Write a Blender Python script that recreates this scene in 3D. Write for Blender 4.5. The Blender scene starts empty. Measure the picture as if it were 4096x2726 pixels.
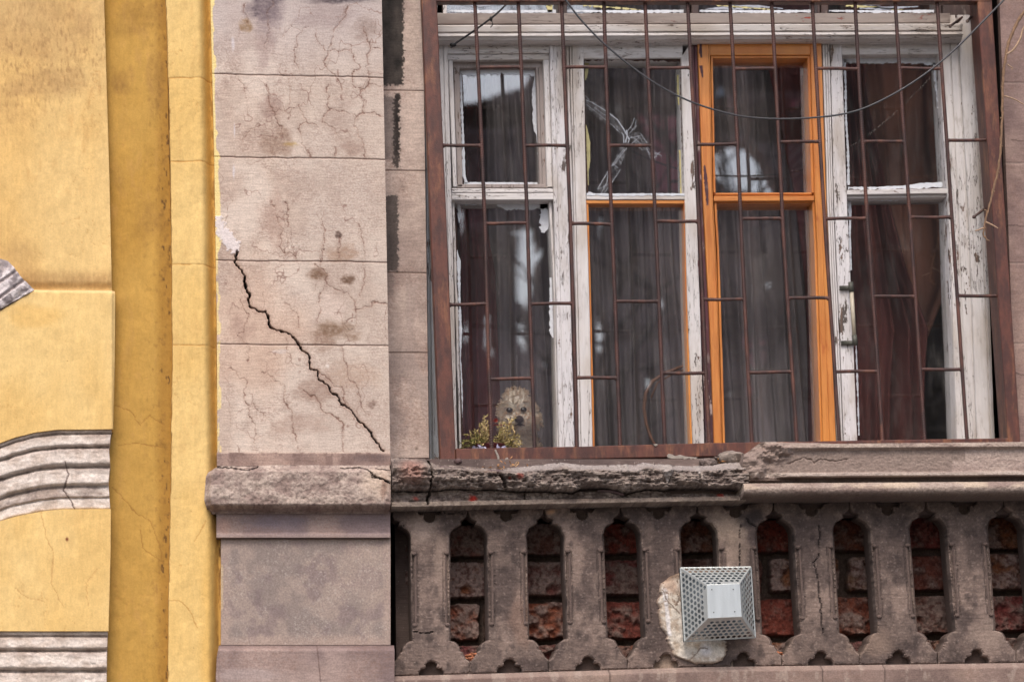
import bpy, bmesh, math, random
import numpy as np
from mathutils import Vector, Matrix
from mathutils.geometry import tessellate_polygon
random.seed(7)
S = bpy.context.scene
COL = S.collection
# ------------------------------------------------------------------ camera
F_PX, W_PX, H_PX = 11400.0, 4096.0, 2726.0
CAM = np.array([0.0, -9.5, 1.6])
YAW, PITCH, ROLL = 7.2, 11.3, 1.1            # degrees: look right, look up, roll clockwise
cd = bpy.data.cameras.new('camera'); cam = bpy.data.objects.new('camera', cd); COL.objects.link(cam)
cd.sensor_width = 36.0; cd.lens = 36.0*F_PX/W_PX
cd.clip_start = 0.05; cd.clip_end = 500
RM = (Matrix.Rotation(math.radians(-YAW), 4, 'Z') @ Matrix.Rotation(math.radians(90+PITCH), 4, 'X') @ Matrix.Rotation(math.radians(-ROLL), 4, 'Z'))
cam.matrix_world = Matrix.Translation(CAM.tolist()) @ RM
cd.dof.use_dof = True; cd.dof.focus_distance = 9.85; cd.dof.aperture_fstop = 2.8
S.camera = cam
# ------------------------------------------------------------------ sky, sun, exposure
SUN_EL, SUN_AZ = 52.0, -12.0                 # azimuth from -Y (towards viewer), negative = from the left
wd = bpy.data.worlds.new("World"); S.world = wd; wd.use_nodes = True
nt = wd.node_tree; nt.nodes.clear()
sky = nt.nodes.new('ShaderNodeTexSky'); sky.sky_type = 'NISHITA'; sky.sun_disc = False
sky.sun_elevation = math.radians(SUN_EL); sky.sun_rotation = math.radians(180+SUN_AZ*-1)
sky.dust_density = 4.0; sky.air_density = 1.0; sky.ozone_density = 1.0
bg = nt.nodes.new('ShaderNodeBackground'); bg.inputs['Strength'].default_value = 0.15
wo = nt.nodes.new('ShaderNodeOutputWorld')
nt.links.new(sky.outputs[0], bg.inputs[0]); nt.links.new(bg.outputs[0], wo.inputs[0])
sl = bpy.data.lights.new('sun', 'SUN'); sl.energy = 1.0; sl.angle = math.radians(24); sl.color = (1.0, 0.93, 0.84)
so = bpy.data.objects.new('sun', sl); COL.objects.link(so)
_a, _e = math.radians(SUN_AZ), math.radians(SUN_EL)
sd = Vector((math.sin(_a)*math.cos(_e), -math.cos(_a)*math.cos(_e), math.sin(_e)))
so.rotation_euler = sd.to_track_quat('Z', 'Y').to_euler(); so.location = (-3, -8, 12)
S.view_settings.view_transform = 'Standard'; S.view_settings.look = 'None'
S.view_settings.exposure = 0.74; S.view_settings.gamma = 1.0
S.cycles.use_denoising = True
S.cycles.max_bounces = 8; S.cycles.transparent_max_bounces = 16
# ------------------------------------------------------------------ pixel -> world on the plane y = depth
R3 = np.array([[RM[i][j] for j in range(3)] for i in range(3)])
def U(px, py, y):
    px = np.asarray(px, float); py = np.asarray(py, float)
    d = np.stack([px-W_PX/2, -(py-H_PX/2), np.full(px.shape, -F_PX)], -1) @ R3.T
    t = (np.asarray(y, float)-CAM[1])/d[..., 1]
    return CAM + d*t[..., None]
def P(px, py, y): return Vector(U(px, py, y).tolist())
def mirror_pt(px, py, g, Y):                  # where the sight line lands after bouncing off the glass plane y=g
    h = U(px, py, g); d = h-CAM
    s = (g-Y)/d[1]
    return Vector((h[0]+d[0]*s, Y, h[2]+d[2]*s))
PXM = 1.0/1200.0
# ------------------------------------------------------------------ numpy noise
_T = {}
def vn(x, y, seed=0):
    if seed not in _T: _T[seed] = np.random.RandomState(seed+11).rand(256, 256)
    T = _T[seed]; xi = np.floor(x).astype(int); yi = np.floor(y).astype(int)
    fx = x-xi; fy = y-yi; fx = fx*fx*(3-2*fx); fy = fy*fy*(3-2*fy)
    a = T[xi & 255, yi & 255]; b = T[(xi+1) & 255, yi & 255]; c = T[xi & 255, (yi+1) & 255]; d = T[(xi+1) & 255, (yi+1) & 255]
    return (a*(1-fx)+b*fx)*(1-fy)+(c*(1-fx)+d*fx)*fy
def fbm(x, y, o=4, seed=0, g=.5):
    s = 0; a = 1; t = 0
    for i in range(o):
        s = s+a*vn(x*2**i+i*17.3, y*2**i+i*9.1, seed+i); t += a; a *= g
    return s/t
def sst(a, b, x):
    t = np.clip((x-a)/(b-a), 0, 1); return t*t*(3-2*t)
def mixc(c, col, m):
    return c*(1-m[..., None])+np.array(col)/255.0*m[..., None]
def base(X, col): return np.ones(X.shape+(3,))*np.array(col)/255.0
def seg_dist(X, Y, pts, reach=40):
    D = np.full(X.shape, 1e3); wx = (fbm(X/15, Y/15, 3, 611)-.5)*11; wy = (fbm(X/15, Y/15, 3, 612)-.5)*11; X = X+wx; Y = Y+wy
    for (x0, y0), (x1, y1) in zip(pts[:-1], pts[1:]):
        m = (X > min(x0, x1)-reach) & (X < max(x0, x1)+reach) & (Y > min(y0, y1)-reach) & (Y < max(y0, y1)+reach)
        if not m.any(): continue
        xx = X[m]; yy = Y[m]; dx, dy = x1-x0, y1-y0; L = dx*dx+dy*dy+1e-9
        t = np.clip(((xx-x0)*dx+(yy-y0)*dy)/L, 0, 1)
        D[m] = np.minimum(D[m], np.hypot(xx-x0-t*dx, yy-y0-t*dy))
    return D
def blob(X, Y, cx, cy, rx, ry, seed=3, rough=.5):
    n = fbm(X/(rx*.6+8), Y/(ry*.6+8), 4, seed)-.5
    r = np.hypot((X-cx)/rx, (Y-cy)/ry)+n*rough*2
    return 1-sst(.3, 1.2, r)
def interp(pts):
    xs = [p[0] for p in pts]; ys = [p[1] for p in pts]
    return lambda q: np.interp(q, xs, ys)
KALB = 0.80
def lin(c):
    c = np.clip(np.asarray(c, float), 0, 1)
    return np.where(c <= .04045, c/12.92, ((c+.055)/1.055)**2.4)
def A(r, g, b): return tuple((lin(np.array([r, g, b])/255.0)*KALB).tolist())
# ------------------------------------------------------------------ objects
def tag(o, label=None, cat=None, group=None, kind=None):
    if label: o['label'] = label
    if cat: o['category'] = cat
    if group: o['group'] = group
    if kind: o['kind'] = kind
    return o
def empty(name, loc, label, cat, group=None, kind=None):
    o = bpy.data.objects.new(name, None); COL.objects.link(o); o.location = loc; o.empty_display_size = .05
    return tag(o, label, cat, group, kind)
def world_loc(o):
    v = Vector(o.location)
    while o.parent: o = o.parent; v = v+Vector(o.location)
    return v
def link_mesh(name, V, Fc, mat, parent=None, smooth=False, colors=None, origin=None):
    V = np.asarray(V, float).reshape(-1, 3)
    off = np.array(world_loc(parent)) if parent else np.zeros(3)
    loc = np.zeros(3)
    if origin is not None: loc = np.array(origin)-off
    me = bpy.data.meshes.new(name)
    if isinstance(Fc, np.ndarray):
        n = len(Fc); k = Fc.shape[1]
        me.vertices.add(len(V)); me.vertices.foreach_set('co', (V-off-loc).astype(np.float32).ravel())
        me.loops.add(n*k); me.loops.foreach_set('vertex_index', Fc.astype(np.int32).ravel())
        me.polygons.add(n); me.polygons.foreach_set('loop_start', np.arange(0, n*k, k, dtype=np.int32))
        me.polygons.foreach_set('loop_total', np.full(n, k, dtype=np.int32))
        me.update(calc_edges=True)
    else:
        me.from_pydata((V-off-loc).tolist(), [], Fc); me.update()
    me.polygons.foreach_set('use_smooth', np.full(len(me.polygons), bool(smooth)))
    if colors is not None:
        at = me.color_attributes.new('tint', 'FLOAT_COLOR', 'POINT')
        c4 = np.ones((len(V), 4), np.float32); c4[:, :3] = colors
        at.data.foreach_set('color', c4.ravel())
    me.materials.append(mat)
    o = bpy.data.objects.new(name, me); COL.objects.link(o)
    if parent: o.parent = parent
    o.location = loc.tolist()
    return o
class MB:
    def __init__(s): s.v = []; s.f = []
    def add(s, V, Fc):
        b = len(s.v); s.v += [tuple(p) for p in V]; s.f += [tuple(i+b for i in f) for f in Fc]; return s
    def build(s, name, mat, parent=None, smooth=False): return link_mesh(name, s.v, s.f, mat, parent, smooth)
    # a board between two px edge lines (top->bottom or left->right), with a moulded profile across it
    def strip(s, pa, pb, yf, yb, prof=None, n=None, jit=.6, bev=2.5, wob=0):
        pa = np.array(pa, float); pb = np.array(pb, float)
        def res(p, t):
            d = np.concatenate([[0], np.cumsum(np.hypot(*np.diff(p, axis=0).T))]); d /= d[-1]
            return np.stack([np.interp(t, d, p[:, 0]), np.interp(t, d, p[:, 1])], -1)
        L = np.hypot(*(pa[-1]-pa[0])); n = n or max(3, int(L/60))
        t = np.linspace(0, 1, n); a = res(pa, t); b = res(pb, t)
        if np.hypot(*(b-a).T).mean() > 11 and jit > .2:
            q_ = (b-a)/np.hypot(*(b-a).T)[:, None]; a = a+q_*.9; b = b-q_*.9
        w = np.hypot(*(b-a).T).mean()
        pa_, pb_ = pa, pb
        if prof is None:
            e = min(.3, bev/max(w, 1)); prof = [(0, yb), (0, yf+bev*PXM), (e, yf), (1-e, yf), (1, yf+bev*PXM), (1, yb)]
        else:
            prof = [(0, yb)]+[(q, yf+d) for q, d in prof]+[(1, yb)]
        rings = []
        ja = np.array([random.gauss(0, jit) for _ in t]); jb = np.array([random.gauss(0, jit) for _ in t])
        for k in range(n):
            u = (b[k]-a[k])/max(np.hypot(*(b[k]-a[k])), 1e-6)
            A0 = a[k]+u*ja[k]*.6; B0 = b[k]+u*jb[k]*.6
            rings.append([U(A0[0]+(B0[0]-A0[0])*q, A0[1]+(B0[1]-A0[1])*q, yf)*np.array([1, 0, 1])+np.array([0, y, 0]) for q, y in prof])
        m = len(prof); V = [p for r in rings for p in r]
        Fc = [(k*m+i, k*m+i+1, (k+1)*m+i+1, (k+1)*m+i) for k in range(n-1) for i in range(m-1)]
        Fc += [(k*m+m-1, k*m, (k+1)*m, (k+1)*m+m-1) for k in range(n-1)]
        Fc += [tuple(range(m)), tuple(reversed(range((n-1)*m, n*m)))]
        return s.add(V, Fc)
    def tube(s, pts, r, sides=8, rib=0, pitch=.0075, caps=True, flat=1.0):
        pts = [Vector(p) for p in pts]; n = len(pts); m0 = len(s.v)
        rr = r if hasattr(r, '__len__') else [r]*n
        T = [(pts[min(i+1, n-1)]-pts[max(i-1, 0)]).normalized() for i in range(n)]
        up = Vector((0, 1, 0)) if abs(T[0].y) < .9 else Vector((0, 0, 1))
        N = (up-T[0]*up.dot(T[0])).normalized(); dist = 0; V = []
        for i in range(n):
            if i: dist += (pts[i]-pts[i-1]).length
            N = (N-T[i]*N.dot(T[i])).normalized(); B = T[i].cross(N)
            for k in range(sides):
                th = 2*math.pi*k/sides
                q = rr[i]
                if rib: q *= 1+rib*max(-.3, math.sin(2*math.pi*(dist/pitch)+math.sin(th)*1.6))
                V.append(pts[i]+(N*math.cos(th)+B*math.sin(th)*flat)*q)
        Fc = [(i*sides+k, i*sides+(k+1) % sides, (i+1)*sides+(k+1) % sides, (i+1)*sides+k) for i in range(n-1) for k in range(sides)]
        if caps: Fc += [tuple(reversed(range(sides))), tuple(range((n-1)*sides, n*sides))]
        return s.add(V, Fc)
    def sphere(s, c, r, seg=10, rings=7, sc=(1, 1, 1)):
        c = Vector(c); V = []; Fc = []
        for i in range(1, rings):
            ph = math.pi*i/rings
            for k in range(seg):
                th = 2*math.pi*k/seg
                V.append((c.x+r*sc[0]*math.sin(ph)*math.cos(th), c.y+r*sc[1]*math.sin(ph)*math.sin(th), c.z+r*sc[2]*math.cos(ph)))
        V += [(c.x, c.y, c.z+r*sc[2]), (c.x, c.y, c.z-r*sc[2])]; t = len(V)-2
        for i in range(rings-2):
            for k in range(seg): Fc.append((i*seg+k, i*seg+(k+1) % seg, (i+1)*seg+(k+1) % seg, (i+1)*seg+k))
        for k in range(seg):
            Fc.append((t, (k+1) % seg, k)); Fc.append((t+1, (rings-2)*seg+k, (rings-2)*seg+(k+1) % seg))
        return s.add(V, Fc)
    def box(s, a, b):
        (x0, y0, z0), (x1, y1, z1) = a, b
        V = [(x0, y0, z0), (x1, y0, z0), (x1, y1, z0), (x0, y1, z0), (x0, y0, z1), (x1, y0, z1), (x1, y1, z1), (x0, y1, z1)]
        return s.add(V, [(0, 3, 2, 1), (4, 5, 6, 7), (0, 1, 5, 4), (1, 2, 6, 5), (2, 3, 7, 6), (3, 0, 4, 7)])
    def prism(s, poly, yf, yb, cham=0, px=True):   # px polygon extruded from yf back to yb, chamfered front edge
        n = len(poly); P2 = [Vector((p[0], p[1])) for p in poly]
        ar = sum(P2[i].x*P2[(i+1) % n].y-P2[(i+1) % n].x*P2[i].y for i in range(n)); sg = 1 if ar > 0 else -1
        ins = []
        for i in range(n):
            e0 = (P2[i]-P2[i-1]); e1 = (P2[(i+1) % n]-P2[i])
            n0 = Vector((-e0.y, e0.x)); n1 = Vector((-e1.y, e1.x))
            if n0.length: n0.normalize()
            if n1.length: n1.normalize()
            b = (n0+n1); L = b.length
            b = b/L if L > 1e-6 else n0
            k = 1/max(.5, b.dot(n0)) if L > 1e-6 else 1
            ins.append(P2[i]+b*sg*cham*k)
        def W(p, y): q = U(p[0], p[1], yf); return (q[0], y, q[2])
        rings = [[W(p, yb) for p in P2], [W(p, yf+cham*PXM*1.3) for p in P2]]
        if cham: rings.append([W(p, yf) for p in ins])
        V = [p for r in rings for p in r]; Fc = []
        for k in range(len(rings)-1):
            for i in range(n): Fc.append((k*n+i, k*n+(i+1) % n, (k+1)*n+(i+1) % n, (k+1)*n+i))
        last = (len(rings)-1)*n
        for t in tessellate_polygon([[Vector((p[0], p[1], 0)) for p in (ins if cham else P2)]]):
            Fc.append(tuple(last+i for i in t))
        for t in tessellate_polygon([[Vector((p[0], p[1], 0)) for p in P2]]): Fc.append(tuple(reversed(t)))
        return s.add(V, Fc)
# height-field panel: px region, real relief and per-vertex surface colour (paint, dirt, stone, some painted shade)
def relief(name, xr, yr, step, y0, fn, mat, parent=None, back=None, smooth=True):
    fx = [e if callable(e) else (lambda q, e=e: np.full(np.shape(q), float(e))) for e in xr]
    fy = [e if callable(e) else (lambda q, e=e: np.full(np.shape(q), float(e))) for e in yr]
    ymin, ymax = float(np.mean(fy[0](np.array([0.0])))), float(np.mean(fy[1](np.array([0.0]))))
    xm = float(np.mean(fx[0](np.array([ymin])))), float(np.mean(fx[1](np.array([ymin]))))
    nx = max(2, int(abs(xm[1]-xm[0])/step)+1); ny = max(2, int(abs(fy[1](np.array([sum(xm)/2]))[0]-fy[0](np.array([sum(xm)/2]))[0])/step)+1)
    u = np.linspace(0, 1, nx); v = np.linspace(0, 1, ny)
    uu, vv = np.meshgrid(u, v)
    Xa = xm[0]+(xm[1]-xm[0])*uu
    Y = fy[0](Xa)+(fy[1](Xa)-fy[0](Xa))*vv
    X = fx[0](Y)+(fx[1](Y)-fx[0](Y))*uu
    Y = fy[0](X)+(fy[1](X)-fy[0](X))*vv
    d, c = fn(X, Y)
    Wp = U(X, Y, y0); Wp[..., 1] += d
    V = Wp.reshape(-1, 3); C = (lin(c)*KALB).reshape(-1, 3)
    I = np.arange(nx*ny).reshape(ny, nx)
    Fq = np.stack([I[:-1, :-1], I[1:, :-1], I[1:, 1:], I[:-1, 1:]], -1).reshape(-1, 4)
    if back is not None:
        ring = np.concatenate([I[0, :-1], I[:-1, -1], I[-1, :0:-1], I[:0:-1, 0]])
        Bv = V[ring].copy(); Bv[:, 1] = back; n = len(ring); b0 = len(V)
        V = np.concatenate([V, V[ring], Bv]); C = np.concatenate([C, C[ring], C[ring]])
        r0 = b0+np.arange(n); r1 = np.roll(r0, -1); b = r0+n; b1 = r1+n
        Fq = np.concatenate([Fq, np.stack([r0, r1, b1, b], -1)])
    return link_mesh(name, V, Fq, mat, parent, smooth, C)
# ------------------------------------------------------------------ materials
class N:
    def __init__(s, name):
        s.m = bpy.data.materials.new(name); s.m.use_nodes = True; s.t = s.m.node_tree; s.t.nodes.clear()
        s.out = s.n('ShaderNodeOutputMaterial'); s.pos = s.n('ShaderNodeNewGeometry').outputs['Position']
    def n(s, k, **kw):
        q = s.t.nodes.new(k)
        for a, b in kw.items(): setattr(q, a, b)
        return q
    def L(s, a, b): s.t.links.new(a, b)
    def inp(s, sock, v):
        if isinstance(v, bpy.types.NodeSocket): s.L(v, sock)
        else: sock.default_value = v
    def noise(s, scale, vec=(1, 1, 1), det=4, rough=.55, off=(0, 0, 0), dist=0):
        mp = s.n('ShaderNodeMapping'); mp.inputs['Scale'].default_value = vec; mp.inputs['Location'].default_value = off
        s.L(s.pos, mp.inputs['Vector']); q = s.n('ShaderNodeTexNoise'); q.inputs['Scale'].default_value = scale
        q.inputs['Detail'].default_value = det; q.inputs['Roughness'].default_value = rough; q.inputs['Distortion'].default_value = dist
        s.L(mp.outputs[0], q.inputs['Vector']); return q.outputs['Fac']
    def ramp(s, v, a, b, lo=0., hi=1.):
        q = s.n('ShaderNodeMapRange'); q.interpolation_type = 'SMOOTHSTEP'; s.L(v, q.inputs['Value'])
        q.inputs['From Min'].default_value = a; q.inputs['From Max'].default_value = b
        q.inputs['To Min'].default_value = lo; q.inputs['To Max'].default_value = hi; return q.outputs[0]
    def math(s, op, a, b=0.):
        q = s.n('ShaderNodeMath', operation=op); s.inp(q.inputs[0], a); s.inp(q.inputs[1], b); return q.outputs[0]
    def mix(s, f, a, b, mode='MIX'):
        q = s.n('ShaderNodeMix', data_type='RGBA', blend_type=mode); s.inp(q.inputs[0], f)
        for sock, v in ((q.inputs[6], a), (q.inputs[7], b)):
            if isinstance(v, tuple) and len(v) == 3: v = v+(1,)
            s.inp(sock, v)
        return q.outputs[2]
    def scale(s, c, f):                       # colour times value
        q = s.n('ShaderNodeVectorMath', operation='SCALE'); s.inp(q.inputs[0], c if isinstance(c, bpy.types.NodeSocket) else c[:3]); s.inp(q.inputs['Scale'], f); return q.outputs[0]
    def attr(s): q = s.n('ShaderNodeAttribute'); q.attribute_name = 'tint'; return q.outputs['Color']
    def bump(s, h, dist, strength=1., prev=None):
        q = s.n('ShaderNodeBump'); q.inputs['Strength'].default_value = strength; q.inputs['Distance'].default_value = dist
        s.L(h, q.inputs['Height'])
        if prev: s.L(prev, q.inputs['Normal'])
        return q.outputs[0]
    def fin(s, col, rough=.85, nrm=None, spec=.3, metal=0, **kw):
        b = s.n('ShaderNodeBsdfPrincipled'); s.inp(b.inputs['Base Color'], col+(1,) if isinstance(col, tuple) and len(col) == 3 else col)
        s.inp(b.inputs['Roughness'], rough); b.inputs['Specular IOR Level'].default_value = spec; b.inputs['Metallic'].default_value = metal
        for k, v in kw.items(): s.inp(b.inputs[k.replace('_', ' ')], v)
        if nrm: s.L(nrm, b.inputs['Normal'])
        s.L(b.outputs[0], s.out.inputs[0]); return s.m
def m_relief(name, tool=(1, 1, 1), tscale=60, tamt=.1, tb=.0006, fine=.0006, speck=0.0, rough=.9, grit=.2):
    n = N(name); c = n.attr()
    f = n.noise(185, det=5, rough=.7); g = n.noise(tscale, tool, 3, .6)
    c = n.scale(c, n.ramp(f, .28, .72, 1-grit, 1+grit*.8)); c = n.scale(c, n.ramp(g, .3, .7, 1-tamt, 1+tamt))
    if speck: c = n.mix(n.ramp(n.noise(330, (1, 1, .45), 2), .68, .74, 0, speck), c, A(215, 205, 198))
    b = n.bump(g, tb); b = n.bump(f, fine*.7, .8, b)
    return n.fin(c, rough, b, .25)
M = {}
M['plaster'] = m_relief('yellow_plaster', (1, 1, .35), 55, .045, .0005, .0006, grit=.09)
M['tooled'] = m_relief('tooled_sandstone', (.12, 1, 1), 210, .06, .00003, .0001)
M['rough'] = m_relief('rough_stone', (1, 1, 1), 90, .16, .0012, .0005)
M['gypsum'] = m_relief('old_moulding', (.5, 1, 1), 90, .1, .0008, .0004)
M['coping'] = m_relief('coping_stone', (.4, 1, 1.2), 200, .13, .0001, .00015, .25)
M['pedestal'] = m_relief('pedestal_stone', (1, 1, 1), 150, .1, .0003, .00015, .12)
M['brick'] = m_relief('old_brick', (1, 1, 1), 110, .2, .0015, .0005)
def m_baluster():
    n = N('baluster_stone'); a, b = A(124, 107, 101), A(96, 82, 79)
    c = n.mix(n.ramp(n.noise(6, det=4), .35, .65), a, b)
    c = n.mix(n.ramp(n.noise(3.1, (1, 1, .5), 4, off=(4, 0, 1)), .56, .7, 0, .55), c, A(150, 130, 120))
    t = n.noise(300, (.1, 1, 1.3), 2); c = n.scale(c, n.ramp(t, .3, .7, .86, 1.12))
    c = n.mix(n.ramp(n.noise(230, (1, 1, .55), 2), .665, .72, 0, .8), c, A(200, 185, 175))
    c = n.mix(n.ramp(n.noise(14, det=5, rough=.7), .6, .75, 0, .5), c, A(70, 62, 60))
    nb = n.bump(t, .00004); nb = n.bump(n.noise(420, det=3), .00012, .8, nb); nb = n.bump(n.noise(30, det=4), .004, .5, nb)
    return n.fin(c, .9, nb, .25)
M['baluster'] = m_baluster()
def m_paint(name, axis, col=(226, 221, 220), col2=(200, 189, 180), wood=(120, 92, 76), amt=.0, rough=.55):
    n = N(name); v = (1, 1, .09) if axis == 'v' else (.09, 1, 1)
    v2 = (1, 1, .3) if axis == 'v' else (.3, 1, 1)
    c = n.mix(n.ramp(n.noise(9, v2, 4), .42, .7), A(*col), A(*col2))
    c = n.mix(n.ramp(n.noise(60, v2, 4), .55, .72, 0, .45), c, A(165, 152, 142))
    gr = n.noise(130, v, 3, .6); c = n.scale(c, n.ramp(gr, .3, .7, .93, 1.04))
    pk = n.math('ADD', n.noise(38, v2, 5, .72), n.math('MULTIPLY', n.noise(3.3, det=2, off=(2, 5, 1)), .5))
    peel = n.ramp(pk, .915-amt, .935-amt)
    c = n.mix(peel, c, n.mix(n.ramp(n.noise(40, v), .4, .6), A(*wood), A(92, 84, 80)))
    ck = n.math('ABSOLUTE', n.math('SUBTRACT', n.noise(85, v, 3, .5, off=(1, 2, 3)), .5), 0)
    zone = n.ramp(n.noise(7, v2, 3, off=(9, 1, 2)), .42, .58)
    ckm = n.math('MULTIPLY', n.ramp(ck, .004, .013, 1, 0), zone)
    c = n.mix(ckm, c, A(92, 78, 70))
    h = n.math('SUBTRACT', n.math('MULTIPLY', gr, .4), n.math('ADD', peel, ckm))
    return n.fin(c, rough, n.bump(h, .0008), .4)
M['white_v'] = m_paint('peeling_white_paint', 'v'); M['white_h'] = m_paint('peeling_white_paint_rail', 'h')
M['worn_v'] = m_paint('worn_white_paint', 'v', (228, 224, 226), (186, 174, 164), amt=.07)
M['grey_v'] = m_paint('grey_weathered_paint', 'v', (178, 182, 186), (150, 150, 150), amt=.05)
M['grey_h'] = m_paint('grey_bare_board', 'h', (150, 138, 130), (120, 105, 98), (150, 60, 45), amt=.02)
M['vent_v'] = m_paint('greyish_vent_paint', 'v', (168, 156, 152), (140, 126, 120), amt=.07)
M['dark_v'] = m_paint('dark_brown_paint', 'v', (84, 62, 56), (62, 48, 46), (130, 60, 45))
M['maroon_v'] = m_paint('maroon_paint', 'v', (86, 44, 52), (64, 36, 44), (180, 160, 155), amt=.03)
def m_orange(axis):
    n = N('orange_varnish_'+axis); v = (1, 1, .06) if axis == 'v' else (.06, 1, 1)
    g = n.noise(90, v, 4, .6); c = n.mix(n.ramp(g, .3, .7), A(222, 146, 76), A(198, 116, 52))
    c = n.mix(n.ramp(n.noise(5, (1, 1, .3), 3), .45, .7, 0, .6), c, A(240, 164, 80))
    c = n.mix(n.ramp(n.noise(14, (1, 1, .35), 4, .7), .6, .74, 0, .7), c, A(180, 90, 40)); c = n.scale(c, n.ramp(n.noise(11, (1, 1, .4), 5, .7), .3, .7, .88, 1.06))
    c = n.mix(n.ramp(n.noise(120, det=2), .76, .79, 0, .8), c, A(90, 40, 20))
    return n.fin(c, .38, n.bump(g, .0006), .5)
M['orange_v'] = m_orange('v'); M['orange_h'] = m_orange('h')
def m_steel(name, a, b, c3, rough=.55):
    n = N(name); c = n.mix(n.ramp(n.noise(30, (1, 1, .3), 4, .6), .4, .6), A(*a), A(*b))
    c = n.mix(n.ramp(n.noise(16, (1, 1, .22), 5, .7), .5, .66, 0, .8), c, A(*c3)); c = n.scale(c, n.ramp(n.noise(70, (1, 1, .6), 4, .7), .3, .7, .82, 1.15))
    c = n.mix(n.ramp(n.noise(300, det=2), .7, .75, 0, .4), c, A(150, 120, 105))
    return n.fin(c, rough, n.bump(n.noise(300, det=3), .0009), .45)
M['frame_steel'] = m_steel('brown_painted_steel', (98, 54, 42), (74, 40, 34), (138, 90, 62), .5)
M['rebar'] = m_steel('rusty_rebar', (82, 50, 44), (58, 37, 35), (112, 70, 56), .6)
def m_plain(name, col, rough=.6, var=.15, sc=40, vec=(1, 1, 1), metal=0, bump=.0005, spec=.4, **kw):
    n = N(name); g = n.noise(sc, vec, 4); c = n.scale(A(*col), n.ramp(g, .3, .7, 1-var, 1+var))
    return n.fin(c, rough, n.bump(n.noise(sc*6, det=2), bump), spec, metal, **kw)
def m_glass(name, fac, wav=.0, rough=.0, dirt=0.05):
    n = N(name); tr = n.n('ShaderNodeBsdfTransparent'); tr.inputs[0].default_value = (.97, .98, .98, 1)
    gl = n.n('ShaderNodeBsdfGlossy'); gl.inputs['Roughness'].default_value = rough; gl.inputs['Color'].default_value = (1, 1, 1, 1)
    n.L(n.bump(n.noise(2.2, (1, 1, .5), 1), wav), gl.inputs['Normal'])
    mx = n.n('ShaderNodeMixShader'); fr = n.n('ShaderNodeLayerWeight'); fr.inputs[0].default_value = .5
    n.L(n.math('ADD', n.math('MULTIPLY', n.math('POWER', fr.outputs['Facing'], 5.), .9), fac), mx.inputs[0])
    n.L(tr.outputs[0], mx.inputs[1]); n.L(gl.outputs[0], mx.inputs[2])
    df = n.n('ShaderNodeBsdfDiffuse'); df.inputs[0].default_value = A(190, 185, 182)+(1,)
    m2 = n.n('ShaderNodeMixShader')
    n.L(n.ramp(n.noise(22, (1, 1, .25), 5, .7), .45, .8, dirt*.3, dirt*2), m2.inputs[0])
    n.L(mx.outputs[0], m2.inputs[1]); n.L(df.outputs[0], m2.inputs[2]); n.L(m2.outputs[0], n.out.inputs[0]); return n.m
M['glass'] = m_glass('old_window_glass', .135, .0012, 0, .03)
M['smear'] = m_plain('white_paint_smear', (222, 226, 234), .5, .08, 60, bump=.001)
M['yellowed'] = m_plain('yellowed_tape', (205, 195, 140), .5, .15)
# ================================================================== YELLOW HOUSE (left)
GZ = 0.0
yh = empty('yellow_wall', P(-300, 2700, 0)*1.0, 'yellow plastered house wall with grey bands of moulding, left of the cracked pillar', 'wall')
ex1 = interp([(-300, 410), (0, 416), (700, 437), (1150, 447)])
def plaster(X, Y, c0=(229, 194, 132), c1=(224, 184, 118), dirt=1.0, seed=20):
    c = base(X, c0); c = mixc(c, c1, sst(.35, .75, fbm(X/260, Y/420, 4, seed)))
    c = np.clip(c*(1+.035*sst(.5, .8, fbm(X/60, Y/300, 4, seed+5)))[..., None], 0, 1)
    br = fbm(X/5, Y/34, 3, seed+9); c = c*(.975+.05*br)[..., None]
    v = fbm(X/16, Y/60, 5, seed+13); z = sst(.45, .65, fbm(X/150, Y/220, 3, seed+14)); c = mixc(c, (196, 150, 92), sst(.5, .8, v)*.3*dirt*z)
    hl = np.abs(fbm(X/120, Y/120, 5, seed+30)-.5); z = sst(.5, .62, fbm(X/300, Y/300, 2, seed+41))
    cr = (1-sst(.0012, .005, hl))*z; c = mixc(c, (190, 140, 80), cr*.4)
    pt = vn(X/9, Y/9, seed+50)*vn(X/5, Y/7, seed+51); sp = sst(.87, .95, pt); c = mixc(c, (120, 85, 50), sp*.6)
    d = (fbm(X/60, Y/80, 4, seed+60)-.5)*.006+cr*.0008+sp*.0015+(br-.5)*.0012+(fbm(X/10, Y/10, 3, seed+70)-.5)*.0012
    return d, c
def f_up(X, Y):
    d, c = plaster(X, Y, dirt=1.2, seed=20)
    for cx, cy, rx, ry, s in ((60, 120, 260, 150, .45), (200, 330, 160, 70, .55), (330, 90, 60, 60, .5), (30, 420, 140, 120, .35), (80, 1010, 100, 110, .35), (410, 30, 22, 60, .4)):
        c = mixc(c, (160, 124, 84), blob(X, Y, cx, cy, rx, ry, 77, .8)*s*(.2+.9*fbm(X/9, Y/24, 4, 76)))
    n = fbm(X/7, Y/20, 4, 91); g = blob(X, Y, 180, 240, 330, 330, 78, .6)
    c = mixc(c, (140, 104, 66), sst(.5, .85, n)*g*.55); c = mixc(c, (196, 160, 112), (1-sst(-100, 520, Y))*.4); c = mixc(c, (150, 112, 72), (1-sst(0, 60, np.abs(Y-1120)))*(.25+.5*fbm(X/7, Y/18, 4, 92))*.9)  # browner towards the top: lens vignetting put into the plaster colour
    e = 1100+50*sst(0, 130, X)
    d = d+.012*sst(-28, 6, Y-e)
    return d, c
relief('upper_plaster', (-800, ex1), (-400, lambda X: interp([(-800, 1010), (0, 1030), (60, 1090), (130, 1150), (460, 1156)])(X)+6), 4, -.03, f_up, M['plaster'], yh, .6)
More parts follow.
